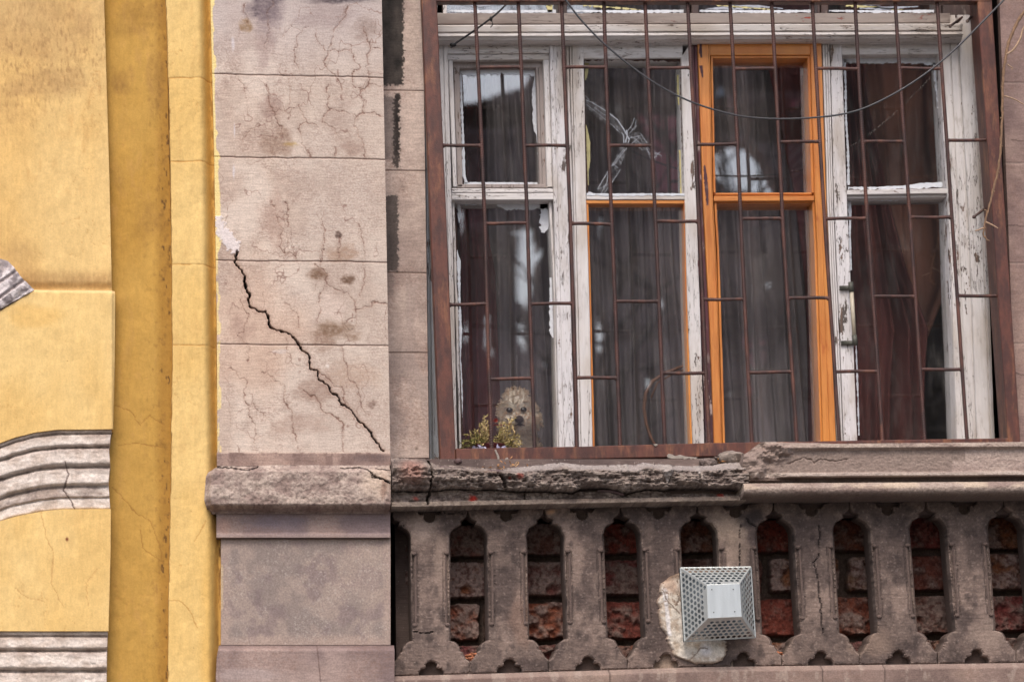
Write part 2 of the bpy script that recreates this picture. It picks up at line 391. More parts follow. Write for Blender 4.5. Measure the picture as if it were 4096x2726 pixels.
def f_mid(X, Y):
    d, c = plaster(X, Y, (234, 200, 136), (228, 190, 122), .5, 25)
    top = interp([(-800, 1400), (0, 1232), (130, 1152), (460, 1158)])(X)
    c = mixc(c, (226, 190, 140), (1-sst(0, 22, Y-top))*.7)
    c = mixc(c, (225, 180, 105), blob(X, Y, 120, 1260, 130, 50, 31, .6)*.5)
    d = d+.02*(1-sst(0, 14, Y-top))+.012*(1-sst(0, 12, 458-X))
    return d, c
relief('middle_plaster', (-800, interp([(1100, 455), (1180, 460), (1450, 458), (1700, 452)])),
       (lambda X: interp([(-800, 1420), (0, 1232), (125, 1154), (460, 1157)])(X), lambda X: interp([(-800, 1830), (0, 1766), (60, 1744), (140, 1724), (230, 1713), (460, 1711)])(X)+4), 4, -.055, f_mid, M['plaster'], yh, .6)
# grey mouldings: run profiles with soot on their upper sides
def bands(t):                                   # t 0..1 down the moulding -> depth (m) and dirt
    ed = np.array([0, .06, .08, .23, .25, .47, .49, .71, .73, .86, 1.0])
    pk = np.array([.030, .0, .052, .0, .064, .0, .055, .0, .03, .018])
    k = np.clip(np.searchsorted(ed, t, 'right')-1, 0, 9); q = (t-ed[k])/(ed[k+1]-ed[k])
    h = pk[k]*(1-np.abs(2*q-1)**9)*(.82+.3*q)*.42
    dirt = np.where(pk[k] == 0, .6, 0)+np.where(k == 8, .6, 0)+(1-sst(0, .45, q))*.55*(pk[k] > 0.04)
    return h, np.clip(dirt, 0, 1)
def mould_fn(top, bot, seed):
    def f(X, Y):
        t = np.clip((Y-top(X))/(bot(X)-top(X)), 0, 1); t = np.clip(t+(fbm(X/40, Y/40, 3, seed)-.5)*.012, 0, 1)
        h, dirt = bands(t)
        n = fbm(X/50, t*9, 4, seed+2); c = base(X, (222, 209, 199)); c = mixc(c, (200, 184, 172), sst(.4, .65, n))
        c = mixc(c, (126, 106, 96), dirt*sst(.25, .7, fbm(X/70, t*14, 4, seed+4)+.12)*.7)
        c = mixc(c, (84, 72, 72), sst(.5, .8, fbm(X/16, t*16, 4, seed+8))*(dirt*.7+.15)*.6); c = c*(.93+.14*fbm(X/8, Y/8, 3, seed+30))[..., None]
        chip = sst(.66, .7, fbm(X/28, Y/20, 3, seed+12))
        ck = 1-sst(1, 4, seg_dist(X, Y, [(262, 1850), (275, 1900), (255, 1960), (290, 2010), (300, 2040)])); c = mixc(c, (90, 75, 70), ck*.8)
        d = -h*(1-.05*chip)+(fbm(X/45, Y/20, 3, seed+20)-.5)*.006+ck*.003
        return d, c
    return f
t1 = interp([(-800, 2050), (0, 1768), (60, 1745), (140, 1724), (230, 1713), (460, 1711)])
b1 = interp([(-800, 2420), (0, 2085), (60, 2067), (165, 2046), (250, 2037), (460, 2036)])
relief('curved_moulding', (-800, interp([(1700, 450), (1750, 442), (1800, 436), (1860, 441), (1930, 434), (2040, 441)])), (t1, b1), 3, -.03, mould_fn(t1, b1, 140), M['gypsum'], yh, .6)
def f_low(X, Y):
    d, c = plaster(X, Y, (234, 200, 136), (228, 190, 122), .5, 33)
    for pts in ([(165, 2050), (185, 2150), (215, 2210), (205, 2330), (250, 2420)], [(395, 2270), (345, 2330), (350, 2420)], [(60, 2350), (110, 2390), (170, 2400)]):
        k = 1-sst(.5, 3.2, seg_dist(X, Y, pts)); c = mixc(c, (190, 145, 90), k*.6); d = d+k*.001
    c = mixc(c, (120, 60, 40), blob(X, Y, 268, 2155, 7, 9, 3, .2))
    return d, c
b2 = interp([(-800, 2490), (430, 2518)])
relief('lower_plaster', (-800, interp([(2030, 443), (2200, 442), (2500, 434)])), (lambda X: b1(X)-2, lambda X: 2522+0*X), 4, -.055, f_low, M['plaster'], yh, .6)
t3 = lambda X: 2519+0*X; b3 = lambda X: 2860+0*X
relief('base_moulding', (-800, interp([(2500, 432), (2600, 428), (2860, 424)])), (t3, b3), 3, -.03, mould_fn(t3, b3, 170), M['gypsum'], yh, .6)
bm = MB(); bm.box((P(-800, 2860, 0).x, -.06, 0), (P(424, 2860, 0).x, .6, P(-800, 2860, -.03).z+.004)); bm.build('plinth', M['gypsum_plain'] if 'gypsum_plain' in M else m_plain('plinth_render', (190, 150, 90), .9, .1, 12), yh)
bm = MB(); bm.box((P(-800, 0, 0).x+.002, .03, P(0, 2860, 0).z-.05), (P(640, 0, 0).x, .598, P(0, -400, 0).z+.05)); bm.build('core_wall', m_plain('core_render', (222, 184, 118), .9, .08, 9), yh)
# end of a stone scroll at the left edge
def scroll(X, Y):
    u = (X+Y*.0-0)/1.0; ax = (Y-1035)-(X)*.9            # runs down to the left
    q = ((Y-1030)+X*.72-60)/150.0
    h = .014*(1-np.abs(2*np.clip(q/1.0, 0, 1)-1)**4)
    g = np.minimum(np.abs(q-.28), np.abs(q-.68)); h = h-.008*(1-sst(.02, .07, g))
    c = base(X, (222, 212, 212)); c = mixc(c, (130, 115, 112), (1-sst(.02, .07, g))*.6); c = mixc(c, (120, 106, 102), (1-sst(0, .12, q))*.5)
    c = mixc(c, (150, 140, 142), sst(.45, .7, fbm(X/20, Y/20, 4, 61)))
    return -h+(fbm(X/18, Y/18, 3, 62)-.5)*.01, c
scl = interp([(-700, 1480), (0, 1034), (32, 1043), (56, 1070), (84, 1110), (132, 1154)])
relief('scroll_moulding', (-700, 134), (scl, lambda X: interp([(-700, 1720), (0, 1236), (95, 1182), (134, 1160)])(X)), 3, -.06, scroll, M['gypsum'], yh, .5)
# recessed band whose darker ochre partly paints in its shade, the thin dirty seam, the light quoin strip
def f_rec(X, Y):
    d, c = plaster(X, Y, (195, 153, 78), (187, 143, 67), .9, 44)
    u = (X-430)/225.
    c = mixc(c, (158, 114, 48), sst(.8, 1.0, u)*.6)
    for cx, cy, rx, ry, s in ((470, 330, 60, 70, .5), (620, 330, 40, 110, .35), (470, 700, 30, 50, .25), (600, 880, 60, 120, .3), (560, 60, 120, 90, .35)):
        c = mixc(c, (128, 92, 52), blob(X, Y, cx, cy, rx, ry, 79, .8)*s*(.15+1.0*fbm(X/9, Y/20, 4, 75)))
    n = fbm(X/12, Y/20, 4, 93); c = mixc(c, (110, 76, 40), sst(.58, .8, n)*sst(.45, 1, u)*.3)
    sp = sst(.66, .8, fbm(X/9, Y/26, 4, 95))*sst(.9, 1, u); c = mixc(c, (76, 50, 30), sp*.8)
    for pts in ([(460, 1620), (520, 1640), (560, 1700), (600, 1660), (655, 1700)], [(450, 1950), (500, 2000), (540, 2050), (600, 2080), (640, 2180), (650, 2250)], [(470, 1780), (540, 1770), (650, 1790)], [(560, 2100), (570, 2190), (640, 2240)]):
        k = 1-sst(.5, 3.0, seg_dist(X, Y, pts)); c = mixc(c, (150, 105, 50), k*.6); d = d+k*.001
    return d, c
relief('recessed_band', (380, interp([(-400, 660), (0, 664), (500, 674), (1000, 686), (1450, 692), (2000, 688), (2400, 676), (2860, 672)])), (-400, 2860), 4, .018, f_rec, M['plaster'], yh, .6)
stripL = interp([(-400, 645), (0, 650), (500, 664), (1000, 672), (1450, 675), (2000, 668), (2400, 660), (2860, 655)])
def f_strip(X, Y):
    d, c = plaster(X, Y, (232, 197, 130), (226, 188, 118), .6, 52)
    R = interp([(-400, 842), (0, 844), (700, 858), (1500, 870), (2200, 884), (2860, 884)])(Y); u = R-X
    turn = 1-sst(4, 62, u); c = mixc(c, (214, 166, 84), turn*.75); d = d+.055*turn**1.6  # turn also paints the shade of the inward curve as darker ochre
    for y in (311, 645, 1057, 1380):
        j = 1-sst(1, 4, np.abs(Y-y-(fbm(X/40, Y/400, 2, 5)-.5)*6)); c = mixc(c, (184, 130, 66), j*.6*sst(.2, .5, fbm(X/30, Y/99, 2, 6))); d = d+j*.0015
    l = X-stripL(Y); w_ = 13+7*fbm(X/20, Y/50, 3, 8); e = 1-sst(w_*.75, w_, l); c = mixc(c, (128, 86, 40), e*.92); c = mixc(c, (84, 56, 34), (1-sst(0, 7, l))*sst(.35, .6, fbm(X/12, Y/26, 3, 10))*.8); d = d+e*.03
    ed = sst(.5, .68, fbm(X/10, Y/40, 4, 97))*(1-sst(0, 22, u)); c = mixc(c, (80, 52, 30), ed*(.3+.6*sst(2050, 2150, Y)))
    for pts in ([(668, 2400), (720, 2400), (760, 2440), (790, 2510)], [(780, 2160), (810, 2110), (822, 2080)]):
        k = 1-sst(.5, 3.0, seg_dist(X, Y, pts)); c = mixc(c, (180, 130, 70), k*.6)
    c = mixc(c, (226, 178, 96), blob(X, Y, 850, 2500, 70, 400, 9, .4)*.5)
    return d, c
relief('quoin_strip', (stripL, interp([(-400, 856), (2000, 880), (2860, 896)])), (-400, 2860), 3, -.005, f_strip, M['plaster'], yh, .6)
bm = MB(); zt = P(0, 2860, -.03).z; bm.box((P(424, 2860, 0).x+.001, .02, 0), (P(900, 2860, 0).x, .6, zt)); bm.build('foot_wall', m_plain('foot_render', (205, 165, 100), .9, .1, 9), yh)
bm = MB(); zz = P(0, -400, -.03).z-.003; bm.box((P(-800, 0, 0).x, -.02, zz), (P(850, 0, 0).x, .6, zz+2.2)); bm.build('attic_wall', m_plain('attic_render', (228, 190, 120), .9, .08, 9), yh)
# ================================================================== STONE PILLAR
pil = empty('stone_pillar', P(1200, 2700, 0), 'pinkish stone pillar with a long diagonal crack between the yellow wall and the barred window', 'pillar')
Z6 = lambda L: [(800+x/2.24, y/2.24) for x, y in L]
Z3 = lambda L: [(800+x/1.307, 800+y/1.307) for x, y in L]
HAIR = [(Z6(l), w) for l, w in [
 ([(600, 140), (605, 260), (595, 400), (585, 450)], 1.3), ([(660, 0), (640, 80), (600, 130)], 2), ([(410, 30), (405, 120), (430, 200)], 1.3), ([(365, 250), (345, 330)], .9),
 ([(790, 200), (810, 235), (770, 290), (720, 330)], .9), ([(810, 235), (900, 270), (975, 235)], .9), ([(910, 270), (870, 350), (855, 450), (860, 550), (880, 610), (895, 650)], 1.2),
 ([(1325, 60), (1300, 140), (1240, 220), (1190, 310), (1165, 400), (1145, 480), (1115, 570), (1160, 620), (1200, 670), (1250, 750), (1275, 800)], 1.7),
 ([(1045, 280), (1060, 350), (1085, 410), (1130, 455), (1340, 458)], 1), ([(1340, 395), (1360, 450), (1385, 520), (1420, 600), (1385, 640), (1360, 700), (1375, 760), (1440, 800), (1520, 765), (1620, 770)], 1.2),
 ([(1465, 240), (1490, 320), (1515, 400), (1515, 480), (1500, 560), (1505, 650), (1520, 700), (1515, 765)], 1.5), ([(1520, 430), (1610, 430)], .9),
 ([(1440, 800), (1450, 880), (1470, 940), (1455, 1005), (1640, 1035)], 1.3), ([(1455, 1005), (1395, 1050), (1375, 1120), (1420, 1190), (1455, 1260), (1470, 1340), (1475, 1415)], 1.5),
 ([(600, 745), (620, 820), (605, 900), (650, 960), (680, 1000), (670, 1060), (690, 1110), (730, 1140), (705, 1190), (740, 1260)], 1.5), ([(570, 1000), (680, 1000), (850, 975)], .9),
 ([(885, 930), (915, 990), (925, 1050), (960, 1095), (1040, 1115)], 1.4), ([(945, 1090), (885, 1110), (890, 1200), (910, 1280), (960, 1350), (1010, 1410)], 1.6),
 ([(1145, 760), (1145, 920), (1150, 990), (1105, 1040), (1105, 1100), (1190, 1130), (1240, 1230)], 1.2), ([(1150, 975), (1300, 1000), (1395, 1050)], .9), ([(1210, 1320), (1205, 1415)], 1.4),
 ([(320, 670), (390, 760), (410, 880)], .8), ([(540, 1125), (430, 1180), (360, 1290), (315, 1400)], .8), ([(810, 700), (805, 940)], 1.1)]]
HAIR += [(Z3(l), w) for l, w in [
 ([(370, 0), (400, 80), (430, 170), (415, 240), (440, 275), (480, 285), (500, 315)], 1.4), ([(455, 0), (460, 150), (450, 290)], 1), ([(730, 180), (725, 300)], 1.2), ([(640, 60), (650, 200), (635, 320)], 1.1), ([(830, 130), (850, 200), (855, 320)], 1),
 ([(610, 340), (655, 380), (670, 430), (710, 475), (770, 490), (810, 530), (820, 570), (870, 565), (905, 540), (990, 540)], 1.5), ([(820, 570), (810, 610), (770, 620), (755, 650), (780, 680), (815, 660), (815, 610)], 1.3),
 ([(660, 440), (620, 520), (630, 590), (615, 640)], 1.1), ([(855, 330), (865, 400), (845, 450), (840, 500)], 1), ([(450, 540), (510, 600), (510, 660)], .8), ([(210, 510), (250, 600), (230, 680), (205, 710), (255, 760), (250, 850)], 1),
 ([(445, 720), (450, 780), (490, 860), (540, 870)], 1.1), ([(740, 760), (760, 850), (780, 930), (820, 950), (830, 1020), (840, 1080), (880, 1120)], 1.3), ([(160, 880), (240, 950), (235, 1040), (265, 1120), (290, 1220), (290, 1305)], 1.2),
 ([(270, 1060), (390, 1180)], .8), ([(330, 900), (380, 940), (430, 960), (445, 1030), (460, 1090), (490, 1110), (480, 1180), (515, 1300)], 1.3), ([(540, 990), (620, 1050), (660, 1110), (720, 1140), (745, 1170), (750, 1310)], 2.0),
 ([(620, 890), (660, 930), (700, 970), (750, 980), (755, 1030), (770, 1070)], 1.8)]]
MAIN = Z3([(195, 268), (183, 325), (210, 362), (235, 400), (240, 465), (262, 495), (248, 520), (258, 553), (300, 575), (345, 585), (356, 612), (362, 640), (370, 665), (400, 678), (432, 685), (480, 705), (505, 740), (530, 775), (573, 818), (578, 880), (612, 890), (620, 935), (660, 960), (690, 1010), (715, 1015), (740, 1060), (790, 1095), (835, 1155), (875, 1190), (910, 1245), (945, 1300), (962, 1312)])
JO = [interp([(855, 296), (1535, 310)]), interp([(855, 627), (1540, 637)]), interp([(860, 1041), (1550, 1048)]), interp([(865, 1375), (1558, 1382)])]
def tooled(X, Y, c0, c1, c2, seed):
    c = base(X, c0); c = mixc(c, c1, sst(.35, .68, fbm(X/130, Y/150, 5, seed))); c = mixc(c, c2, sst(.48, .75, fbm(X/260, Y/200, 5, seed+6))*.75)
    t = fbm(X/38, Y/4.2, 2, seed+12); c = c*(.955+.09*t)[..., None]
    sp = fbm(X/6, Y/4, 4, seed+15, .65); z = sst(.35, .65, fbm(X/90, Y/110, 5, seed+18)); c = mixc(c, (124, 98, 88), np.clip((sp-.38)*2.2, 0, 1)*z*.6)
    m2 = fbm(X/22, Y/18, 5, seed+25, .6); c = c*(.93+.14*m2)[..., None]
    return np.clip(c*1.09, 0, 1), (t-.5)*.0008+(sp-.5)*.0006
def f_shaft(X, Y):
    Xw = X+(fbm(X/20, Y/20, 4, 301)-.5)*26; Yw = Y+(fbm(X/20, Y/20, 4, 302)-.5)*26
    c, d = tooled(X, Y, (196, 180, 168), (180, 161, 148), (206, 190, 176), 210)
    c = mixc(c, (186, 170, 160), sst(1050, 1300, X+120*(fbm(X/90, Y/120, 3, 212)-.5))*.4)
    c = mixc(c, (184, 172, 172), (1-sst(0, 420, Y+80*(fbm(X/200, Y/200, 3, 5)-.5)))*.6)
    c = mixc(c, (214, 182, 160), blob(X, Y, 1020, 1330, 240, 260, 12, .5)*.45)
    for cx, cy, rx, ry, col, s in ((1055, 20, 75, 75, (96, 84, 90), .9), (1080, 70, 60, 90, (132, 116, 120), .6), (1400, -10, 170, 30, (70, 62, 68), .95), (1300, 60, 130, 60, (150, 132, 130), .5), (1460, 110, 60, 50, (120, 98, 88), .5),
                                   (985, 105, 28, 26, (140, 110, 78), .8), (1055, 220, 40, 90, (150, 126, 122), .5), (1110, 560, 70, 70, (128, 100, 84), .7), (1160, 575, 40, 14, (190, 158, 96), .6), (1400, 590, 60, 40, (140, 112, 100), .5), (1350, 470, 90, 70, (150, 126, 116), .35),
                                   (1090, 420, 50, 60, (140, 112, 104), .55), (1355, 940, 14, 14, (70, 52, 46), .9), (1370, 1010, 60, 40, (150, 118, 96), .6), (1280, 1095, 42, 26, (104, 76, 58), .85), (1392, 1118, 34, 22, (92, 66, 50), .85), (1330, 1225, 70, 60, (216, 196, 184), .8),
                                   (1350, 1320, 90, 46, (116, 88, 68), .85), (1290, 1360, 50, 40, (130, 100, 82), .6), (1490, 1615, 18, 18, (110, 84, 74), .7), (1400, 1490, 110, 60, (168, 138, 118), .5), (1270, 1560, 80, 60, (140, 112, 98), .6), (960, 1320, 50, 80, (158, 128, 116), .5), (1100, 880, 60, 120, (178, 148, 134), .45), (1190, 1700, 120, 60, (158, 130, 116), .5),
                                   (1310, 1462, 12, 12, (225, 218, 214), .8), (1115, 1405, 34, 9, (214, 208, 210), .6)):
        c = mixc(c, col, blob(X, Y, cx, cy, rx, ry, 55+int(cx) % 7, .75)*s*(.25+.95*fbm(X/11, Y/8, 4, 57)))
    for pts, w in HAIR:
        D = seg_dist(Xw, Yw, pts); fade = .3+.75*sst(.35, .6, fbm(X/50, Y/50, 2, 305)); c = mixc(c, (112, 82, 72), (1-sst(w*.5, w*1.8, D))*.72*fade); c = mixc(c, (140, 110, 96), (1-sst(0, 18, D))*.16*min(w, 1.5)*fade*fbm(X/9, Y/9, 3, 306)*1.6); d = d+(1-sst(w*.5, w*2, D))*.0016
    wv = np.abs(fbm(X/95, Y/120, 4, 330)-.5); wz = sst(.4, .6, fbm(X/200, Y/180, 3, 331)); c = mixc(c, (128, 98, 88), (1-sst(.002, .010, wv))*wz*.6)
    for j in JO:
        y = j(X)+(fbm(X/50, Y/900, 3, 308)-.5)*6; D = np.abs(Y-y); c = mixc(c, (118, 90, 80), (1-sst(1.0, 3.2, D))*(.35+.6*fbm(X/40, Y/400, 3, 307))); c = mixc(c, (222, 202, 188), (1-sst(0, 3, np.abs(Y-y-5)))*.4); d = d+(1-sst(1, 3.5, D))*.004
    wmain = np.interp(Y, [1005, 1300, 1330, 1420, 1560, 1680, 1800], [4.0, 4.6, 3.4, 4.8, 4.4, 3.8, 3.2])
    Xm = X+(fbm(X/9, Y/9, 2, 311)-.5)*7; D = seg_dist(Xm, Y, MAIN); wmain = wmain*(.45+1.1*fbm(X/26, Y/26, 2, 313)); m = 1-sst(wmain*.45, wmain*.95, D); c = mixc(c, (216, 190, 170), (1-sst(wmain, wmain+6, D))*sst(.5, .6, fbm(X/20, Y/20, 3, 314))*.7)
    c = mixc(c, (150, 118, 104), (1-sst(3, 22, D))*.3); c = mixc(c, (30, 22, 22), m); d = d+m*.05
    L = interp([(-400, 840), (0, 842), (600, 857), (1300, 868), (1800, 870)])(Y); w = 8+9*sst(.5, .66, fbm(Y/60, X/300, 3, 321))+14*blob(X, Y, 880, 830, 50, 200, 4)
    e = (1-sst(w*.8, w*1.1, X-L+4*(fbm(X/6, Y/9, 3, 322)-.5)))*np.where(Y > 1040, .8*sst(.35, .5, fbm(X/12, Y/30, 3, 328)), 1); c = mixc(c, (240, 216, 150), e)
    wp = [(872, 880), (892, 930), (915, 960), (935, 985)]; Dp = seg_dist(X+(fbm(X/8, Y/8, 4, 325)-.5)*34, Y+(fbm(X/9, Y/7, 4, 326)-.5)*34, wp)
    wm = 1-sst(0, 6, Dp-interp([(870, 10), (930, 22), (990, 24)])(Y)); c = mixc(c, (226, 214, 212), wm*.95); d = d-wm*.002
    for x, y, w2 in ((935, 690, 5), (938, 520, 4), (932, 170, 8)): c = mixc(c, (215, 208, 214), blob(X, Y, x, y, w2, 34, 6, .5)*.7)
    d = d+.012*(1-sst(0, 7, L*0+1560-X+(Y-1800)*.018*0))*0
    return d, c
relief('shaft', (interp([(-400, 838), (0, 842), (600, 857), (1300, 868), (1810, 870)]), interp([(-400, 1520), (0, 1527), (900, 1545), (1810, 1561)])), (-400, 1809), 2.4, 0.0, f_shaft, M['tooled'], pil, .5)
def f_neck(X, Y):
    c, d = tooled(X, Y, (156, 134, 124), (128, 108, 102), (168, 144, 132), 230)
    c = mixc(c, (222, 200, 184), (1-sst(0, 5, Y-1810))*.7); c = mixc(c, (104, 88, 86), blob(X, Y, 1500, 1832, 90, 22, 7)*.7); c = mixc(c, (120, 98, 92), sst(.5, .7, fbm(X/22, Y/40, 3, 233))*.6)
    return d, c
relief('neck_band', (868, 1562), (1808, 1862), 3, -.006, f_neck, M['tooled'], pil, .5)
def f_block(X, Y):
    n = fbm(X/38, Y/30, 5, 240); n2 = fbm(X/9, Y/8, 4, 241)
    c = base(X, (172, 154, 144)); c = mixc(c, (150, 130, 122), sst(.4, .65, n)); c = mixc(c, (192, 174, 162), sst(.5, .7, fbm(X/60, Y/50, 4, 243))*.8)
    c = mixc(c, (108, 90, 84), sst(.56, .72, n2)*.45)
    c = mixc(c, (206, 184, 166), blob(X, Y, 1510, 1930, 60, 80, 8)*.8); c = mixc(c, (150, 122, 108), blob(X, Y, 1535, 1945, 16, 50, 9)*.8)
    t = (Y-1850)/190.; d = .055*(1-sst(0, .2, t))+.06*sst(.84, 1, t)**1.5+(n-.5)*.012+(n2-.5)*.004
    L = interp([(1850, 868), (1880, 835), (1900, 824), (1990, 818), (2042, 834)])(Y); d = d+.035*(1-sst(0, 26, X-L))
    for pts, w in (([(872, 1862), (930, 1862), (985, 1876), (1012, 1868), (1035, 1860)], 3.2), ([(1365, 1862), (1450, 1862), (1480, 1880), (1500, 1905), (1558, 1930)], 2.2), ([(1500, 1865), (1558, 1880)], 2), ([(1472, 1870), (1490, 1905), (1540, 1920), (1556, 1925)], 1.6)):
        D = seg_dist(X, Y+(fbm(X/9, Y/9, 3, 244)-.5)*9, pts); m = 1-sst(w*.6, w*1.6, D); c = mixc(c, (58, 46, 44), m*.9); d = d+m*.01
    c = mixc(c, (110, 88, 82), sst(2012, 2038, Y)*.4)
    return d, c
relief('capital_block', (interp([(1850, 868), (1880, 835), (1900, 824), (1990, 818), (2042, 834)]), 1563), (lambda X: 1852+interp([(820, 0), (1000, 2), (1100, -4), (1560, -2)])(X), 2043), 2.6, -.065, f_block, M['rough'], pil, .5)
def f_frz(X, Y):
    c, d = tooled(X, Y, (148, 130, 124), (124, 108, 108), (166, 144, 132), 250)
    c = mixc(c, (128, 116, 124), blob(X, Y, 1080, 2090, 130, 40, 11)*.7); c = mixc(c, (104, 84, 80), (1-sst(0, 26, Y-2044))*.55); c = mixc(c, (178, 140, 124), blob(X, Y, 900, 2100, 40, 40, 12)*.5)
    d = d-.008*sst(2128, 2136, Y); c = mixc(c, (176, 156, 150), sst(2130, 2138, Y)*.5)
    return d, c
relief('frieze', (866, 1561), (2043, 2149), 3, 0.0, f_frz, M['tooled'], pil, .5)
def f_ped(X, Y):
    c = base(X, (144, 130, 124)); n = fbm(X/120, Y/120, 5, 260); c = mixc(c, (162, 145, 136), sst(.42, .6, n))
    c = mixc(c, (128, 112, 112), sst(.52, .7, fbm(X/60, Y/70, 5, 262))*.6)
    w = 24+16*fbm(X/60, Y/60, 3, 264); u = np.minimum(np.minimum(X-890, 2573-Y), np.minimum(Y-2140, (1556-X)*1.2)); c = mixc(c, (180, 158, 146), (1-sst(w*.4, w*1.5, u))*.6)
    c = mixc(c, (180, 160, 148), blob(X, Y, 1450, 2300, 110, 150, 13)*.5)
    s = sst(.63, .72, fbm(X/6, Y/6, 3, 266))*sst(.4, .6, fbm(X/70, Y/70, 3, 267)); c = mixc(c, (205, 196, 188), s*.35)
    e = (1-sst(3, 10, X-885+5*(fbm(Y/20, X/20, 3, 269)-.5)*2)); c = mixc(c, (222, 196, 150), e*.5*sst(.4, .6, fbm(Y/60, X/99, 3, 268)))
    return (n-.5)*.004+.006*(1-sst(0, 8, Y-2150)), c
relief('pedestal', (884, 1562), (2149, 2577), 3, .012, f_ped, M['pedestal'], pil, .5)
def f_bas(X, Y):
    c, d = tooled(X, Y, (146, 127, 121), (120, 103, 101), (162, 142, 134), 270)
    c = mixc(c, (178, 162, 158), blob(X, Y, 1000, 2700, 180, 40, 15)*.6); j = 1-sst(1, 4, np.abs(X-1268-(Y-2580)*.1)); c = mixc(c, (100, 80, 76), j*.6)
    d = d+.018*(1-sst(0, 26, Y-2577)) + .01*(1-sst(0, 14, X-868)); c = mixc(c, (110, 90, 86), (1-sst(0, 18, Y-2579))*.5)
    return d, c
relief('base_block', (interp([(2577, 876), (2620, 868), (2700, 864), (2860, 866)]), 1578), (2577, 2860), 3, -.02, f_bas, M['tooled'], pil, .5)
stone_plain = m_plain('stone_footing', (160, 138, 130), .9, .12, 14)
bm = MB(); bm.box((P(866, 0, 0).x, -.02, 0), (P(1578, 0, 0).x, .5, P(1200, 2860, -.02).z)); bm.build('footing', stone_plain, pil)
bm = MB(); bm.box((P(845, 0, 0).x, 0, P(1200, -400, 0).z-.002), (P(1520, 0, 0).x, .5, P(1200, -400, 0).z+2.2)); bm.build('upper_shaft', stone_plain, pil)
# ================================================================== WINDOW JAMBS
jl = empty('window_jamb', P(1620, 1830, .16), 'narrow stone window jamb streaked with black soot, right beside the cracked pillar', 'jamb')
JJ = [362, 682, 1090, 1409]
def f_jamb(X, Y):
    c, d = tooled(X, Y, (182, 164, 154), (160, 142, 134), (196, 178, 168), 280)
    c = mixc(c, (146, 132, 128), sst(900, 1300, Y)*.35*sst(.4, .6, fbm(X/50, Y/120, 3, 281)))
    xn = X+(fbm(X/7, Y/7, 3, 283)-.5)*26
    for x0, x1, y0, y1, s, col in ((1500, 1614, -400, 342, .95, (52, 48, 46)), (1574, 1598, 372, 668, .93, (50, 44, 42)), (1530, 1578, 385, 640, .55, (92, 84, 82)), (1540, 1592, 780, 1085, .78, (66, 60, 58)), (1540, 1575, 1090, 1180, .35, (110, 98, 92))):
        m = sst(x0-4, x0+4, xn)*(1-sst(x1-4, x1+4, xn))*sst(y0-6, y0+6, Y+(xn-X))*(1-sst(y1-6, y1+6, Y+(xn-X)*1.0))
        c = mixc(c, col, m*s*(.72+.45*fbm(X/30, Y/50, 4, 285)))
    c = mixc(c, (116, 98, 88), blob(X, Y, 1665, 1793, 9, 12, 16)*.7)
    for y in JJ: D = np.abs(Y-y-(X-1600)*.01); c = mixc(c, (110, 88, 78), (1-sst(1, 3.2, D))*.7); d = d+(1-sst(1, 3.5, D))*.003
    return d, c
relief('jamb_face', (1490, interp([(-400, 1680), (0, 1690), (1000, 1705), (1830, 1716)])), (-400, 1829), 2.6, .16, f_jamb, M['tooled'], jl, .34)
jr = empty('stone_wall', P(4300, 1800, .12), 'weathered stone wall to the right of the barred window, behind the bare twig', 'wall')
def f_right(X, Y):
    c, d = tooled(X, Y, (140, 118, 112), (120, 100, 96), (156, 134, 124), 290)
    for y in (333, 654, 1052, 1374): D = np.abs(Y-y); c = mixc(c, (176, 156, 146), (1-sst(1, 3.2, D))*.7); d = d+(1-sst(1, 3.5, D))*.003
    for pts in ([(4050, 560), (4075, 566), (4130, 560)], [(4030, 1480), (4100, 1500), (4180, 1490)], [(4020, 900), (4096, 905)]): D = seg_dist(X, Y, pts); c = mixc(c, (80, 64, 60), (1-sst(1, 3, D))*.7)
    return d, c
relief('wall_face', (interp([(-400, 3985), (0, 3998), (900, 4033), (1810, 4066)]), 5200), (-400, 1829), 4, .12, f_right, M['tooled'], jr, .15)
bm = MB(); bm.box((P(4040, 900, .3).x+.07, .2, P(2500, 1990, .3).z), (P(5200, 0, 0).x, .6, P(2500, -400, .2).z)); bm.build('dark_backing', m_plain('gap_backing', (60, 52, 50), .9, .1, 5), jr)  # added dark box, keeps the gap beside the grille post black
bm = MB(); bm.box((P(1700, 0, 0).x-.3, .17, P(2500, -400, .2).z), (P(5200, 0, 0).x, .6, P(1200, -400, 0).z+2.2)); bm.build('lintel_wall', stone_plain, jr)
# ================================================================== BALUSTRADE
bal = empty('stone_balustrade', P(2800, 2690, .05), 'soot darkened stone balustrade with pointed openings below the window ledge', 'balustrade')
Tx = [1566, 1873, 2178, 2483, 2791, 3095, 3400, 3705, 4016, 4325, 4634, 4943]; Bx = [1572, 1880, 2196, 2511, 2820, 3129, 3439, 3752, 4066, 4380, 4694, 5008]
tipY = interp([(1560, 2047), (4943, 1992)]); seamY = interp([(1560, 2650), (1880, 2646), (2820, 2626), (4066, 2603), (5008, 2590)])
botY = interp([(1560, 2702), (2371, 2679), (2800, 2665), (4096, 2648), (5008, 2640)])
OUT = [(2, -.05), (2, 0), (6, .03), (15, .048), (27, .058), (34, .066), (31, .088), (41, .098), (53, .105), (64, .122), (72, .143), (77, .17), (77, .28), (77, .45), (78, .62), (78, .8), (79, .855), (64, .863), (51, .878), (43, .9), (41, .925), (31, .93), (28, .947), (18, .975), (1.2, 1.0)]
def cx(k, v): return Tx[k]+(Bx[k]-Tx[k])*v
def bp(k, u, v, side):
    x = cx(k, v)+u*side; return (x, tipY(x)+(seamY(x)-tipY(x))*v)
FRONT, MIDY, BACKY = .03, .075, .17
rs0 = np.random.RandomState(2)
from mathutils.geometry import delaunay_2d_cdt
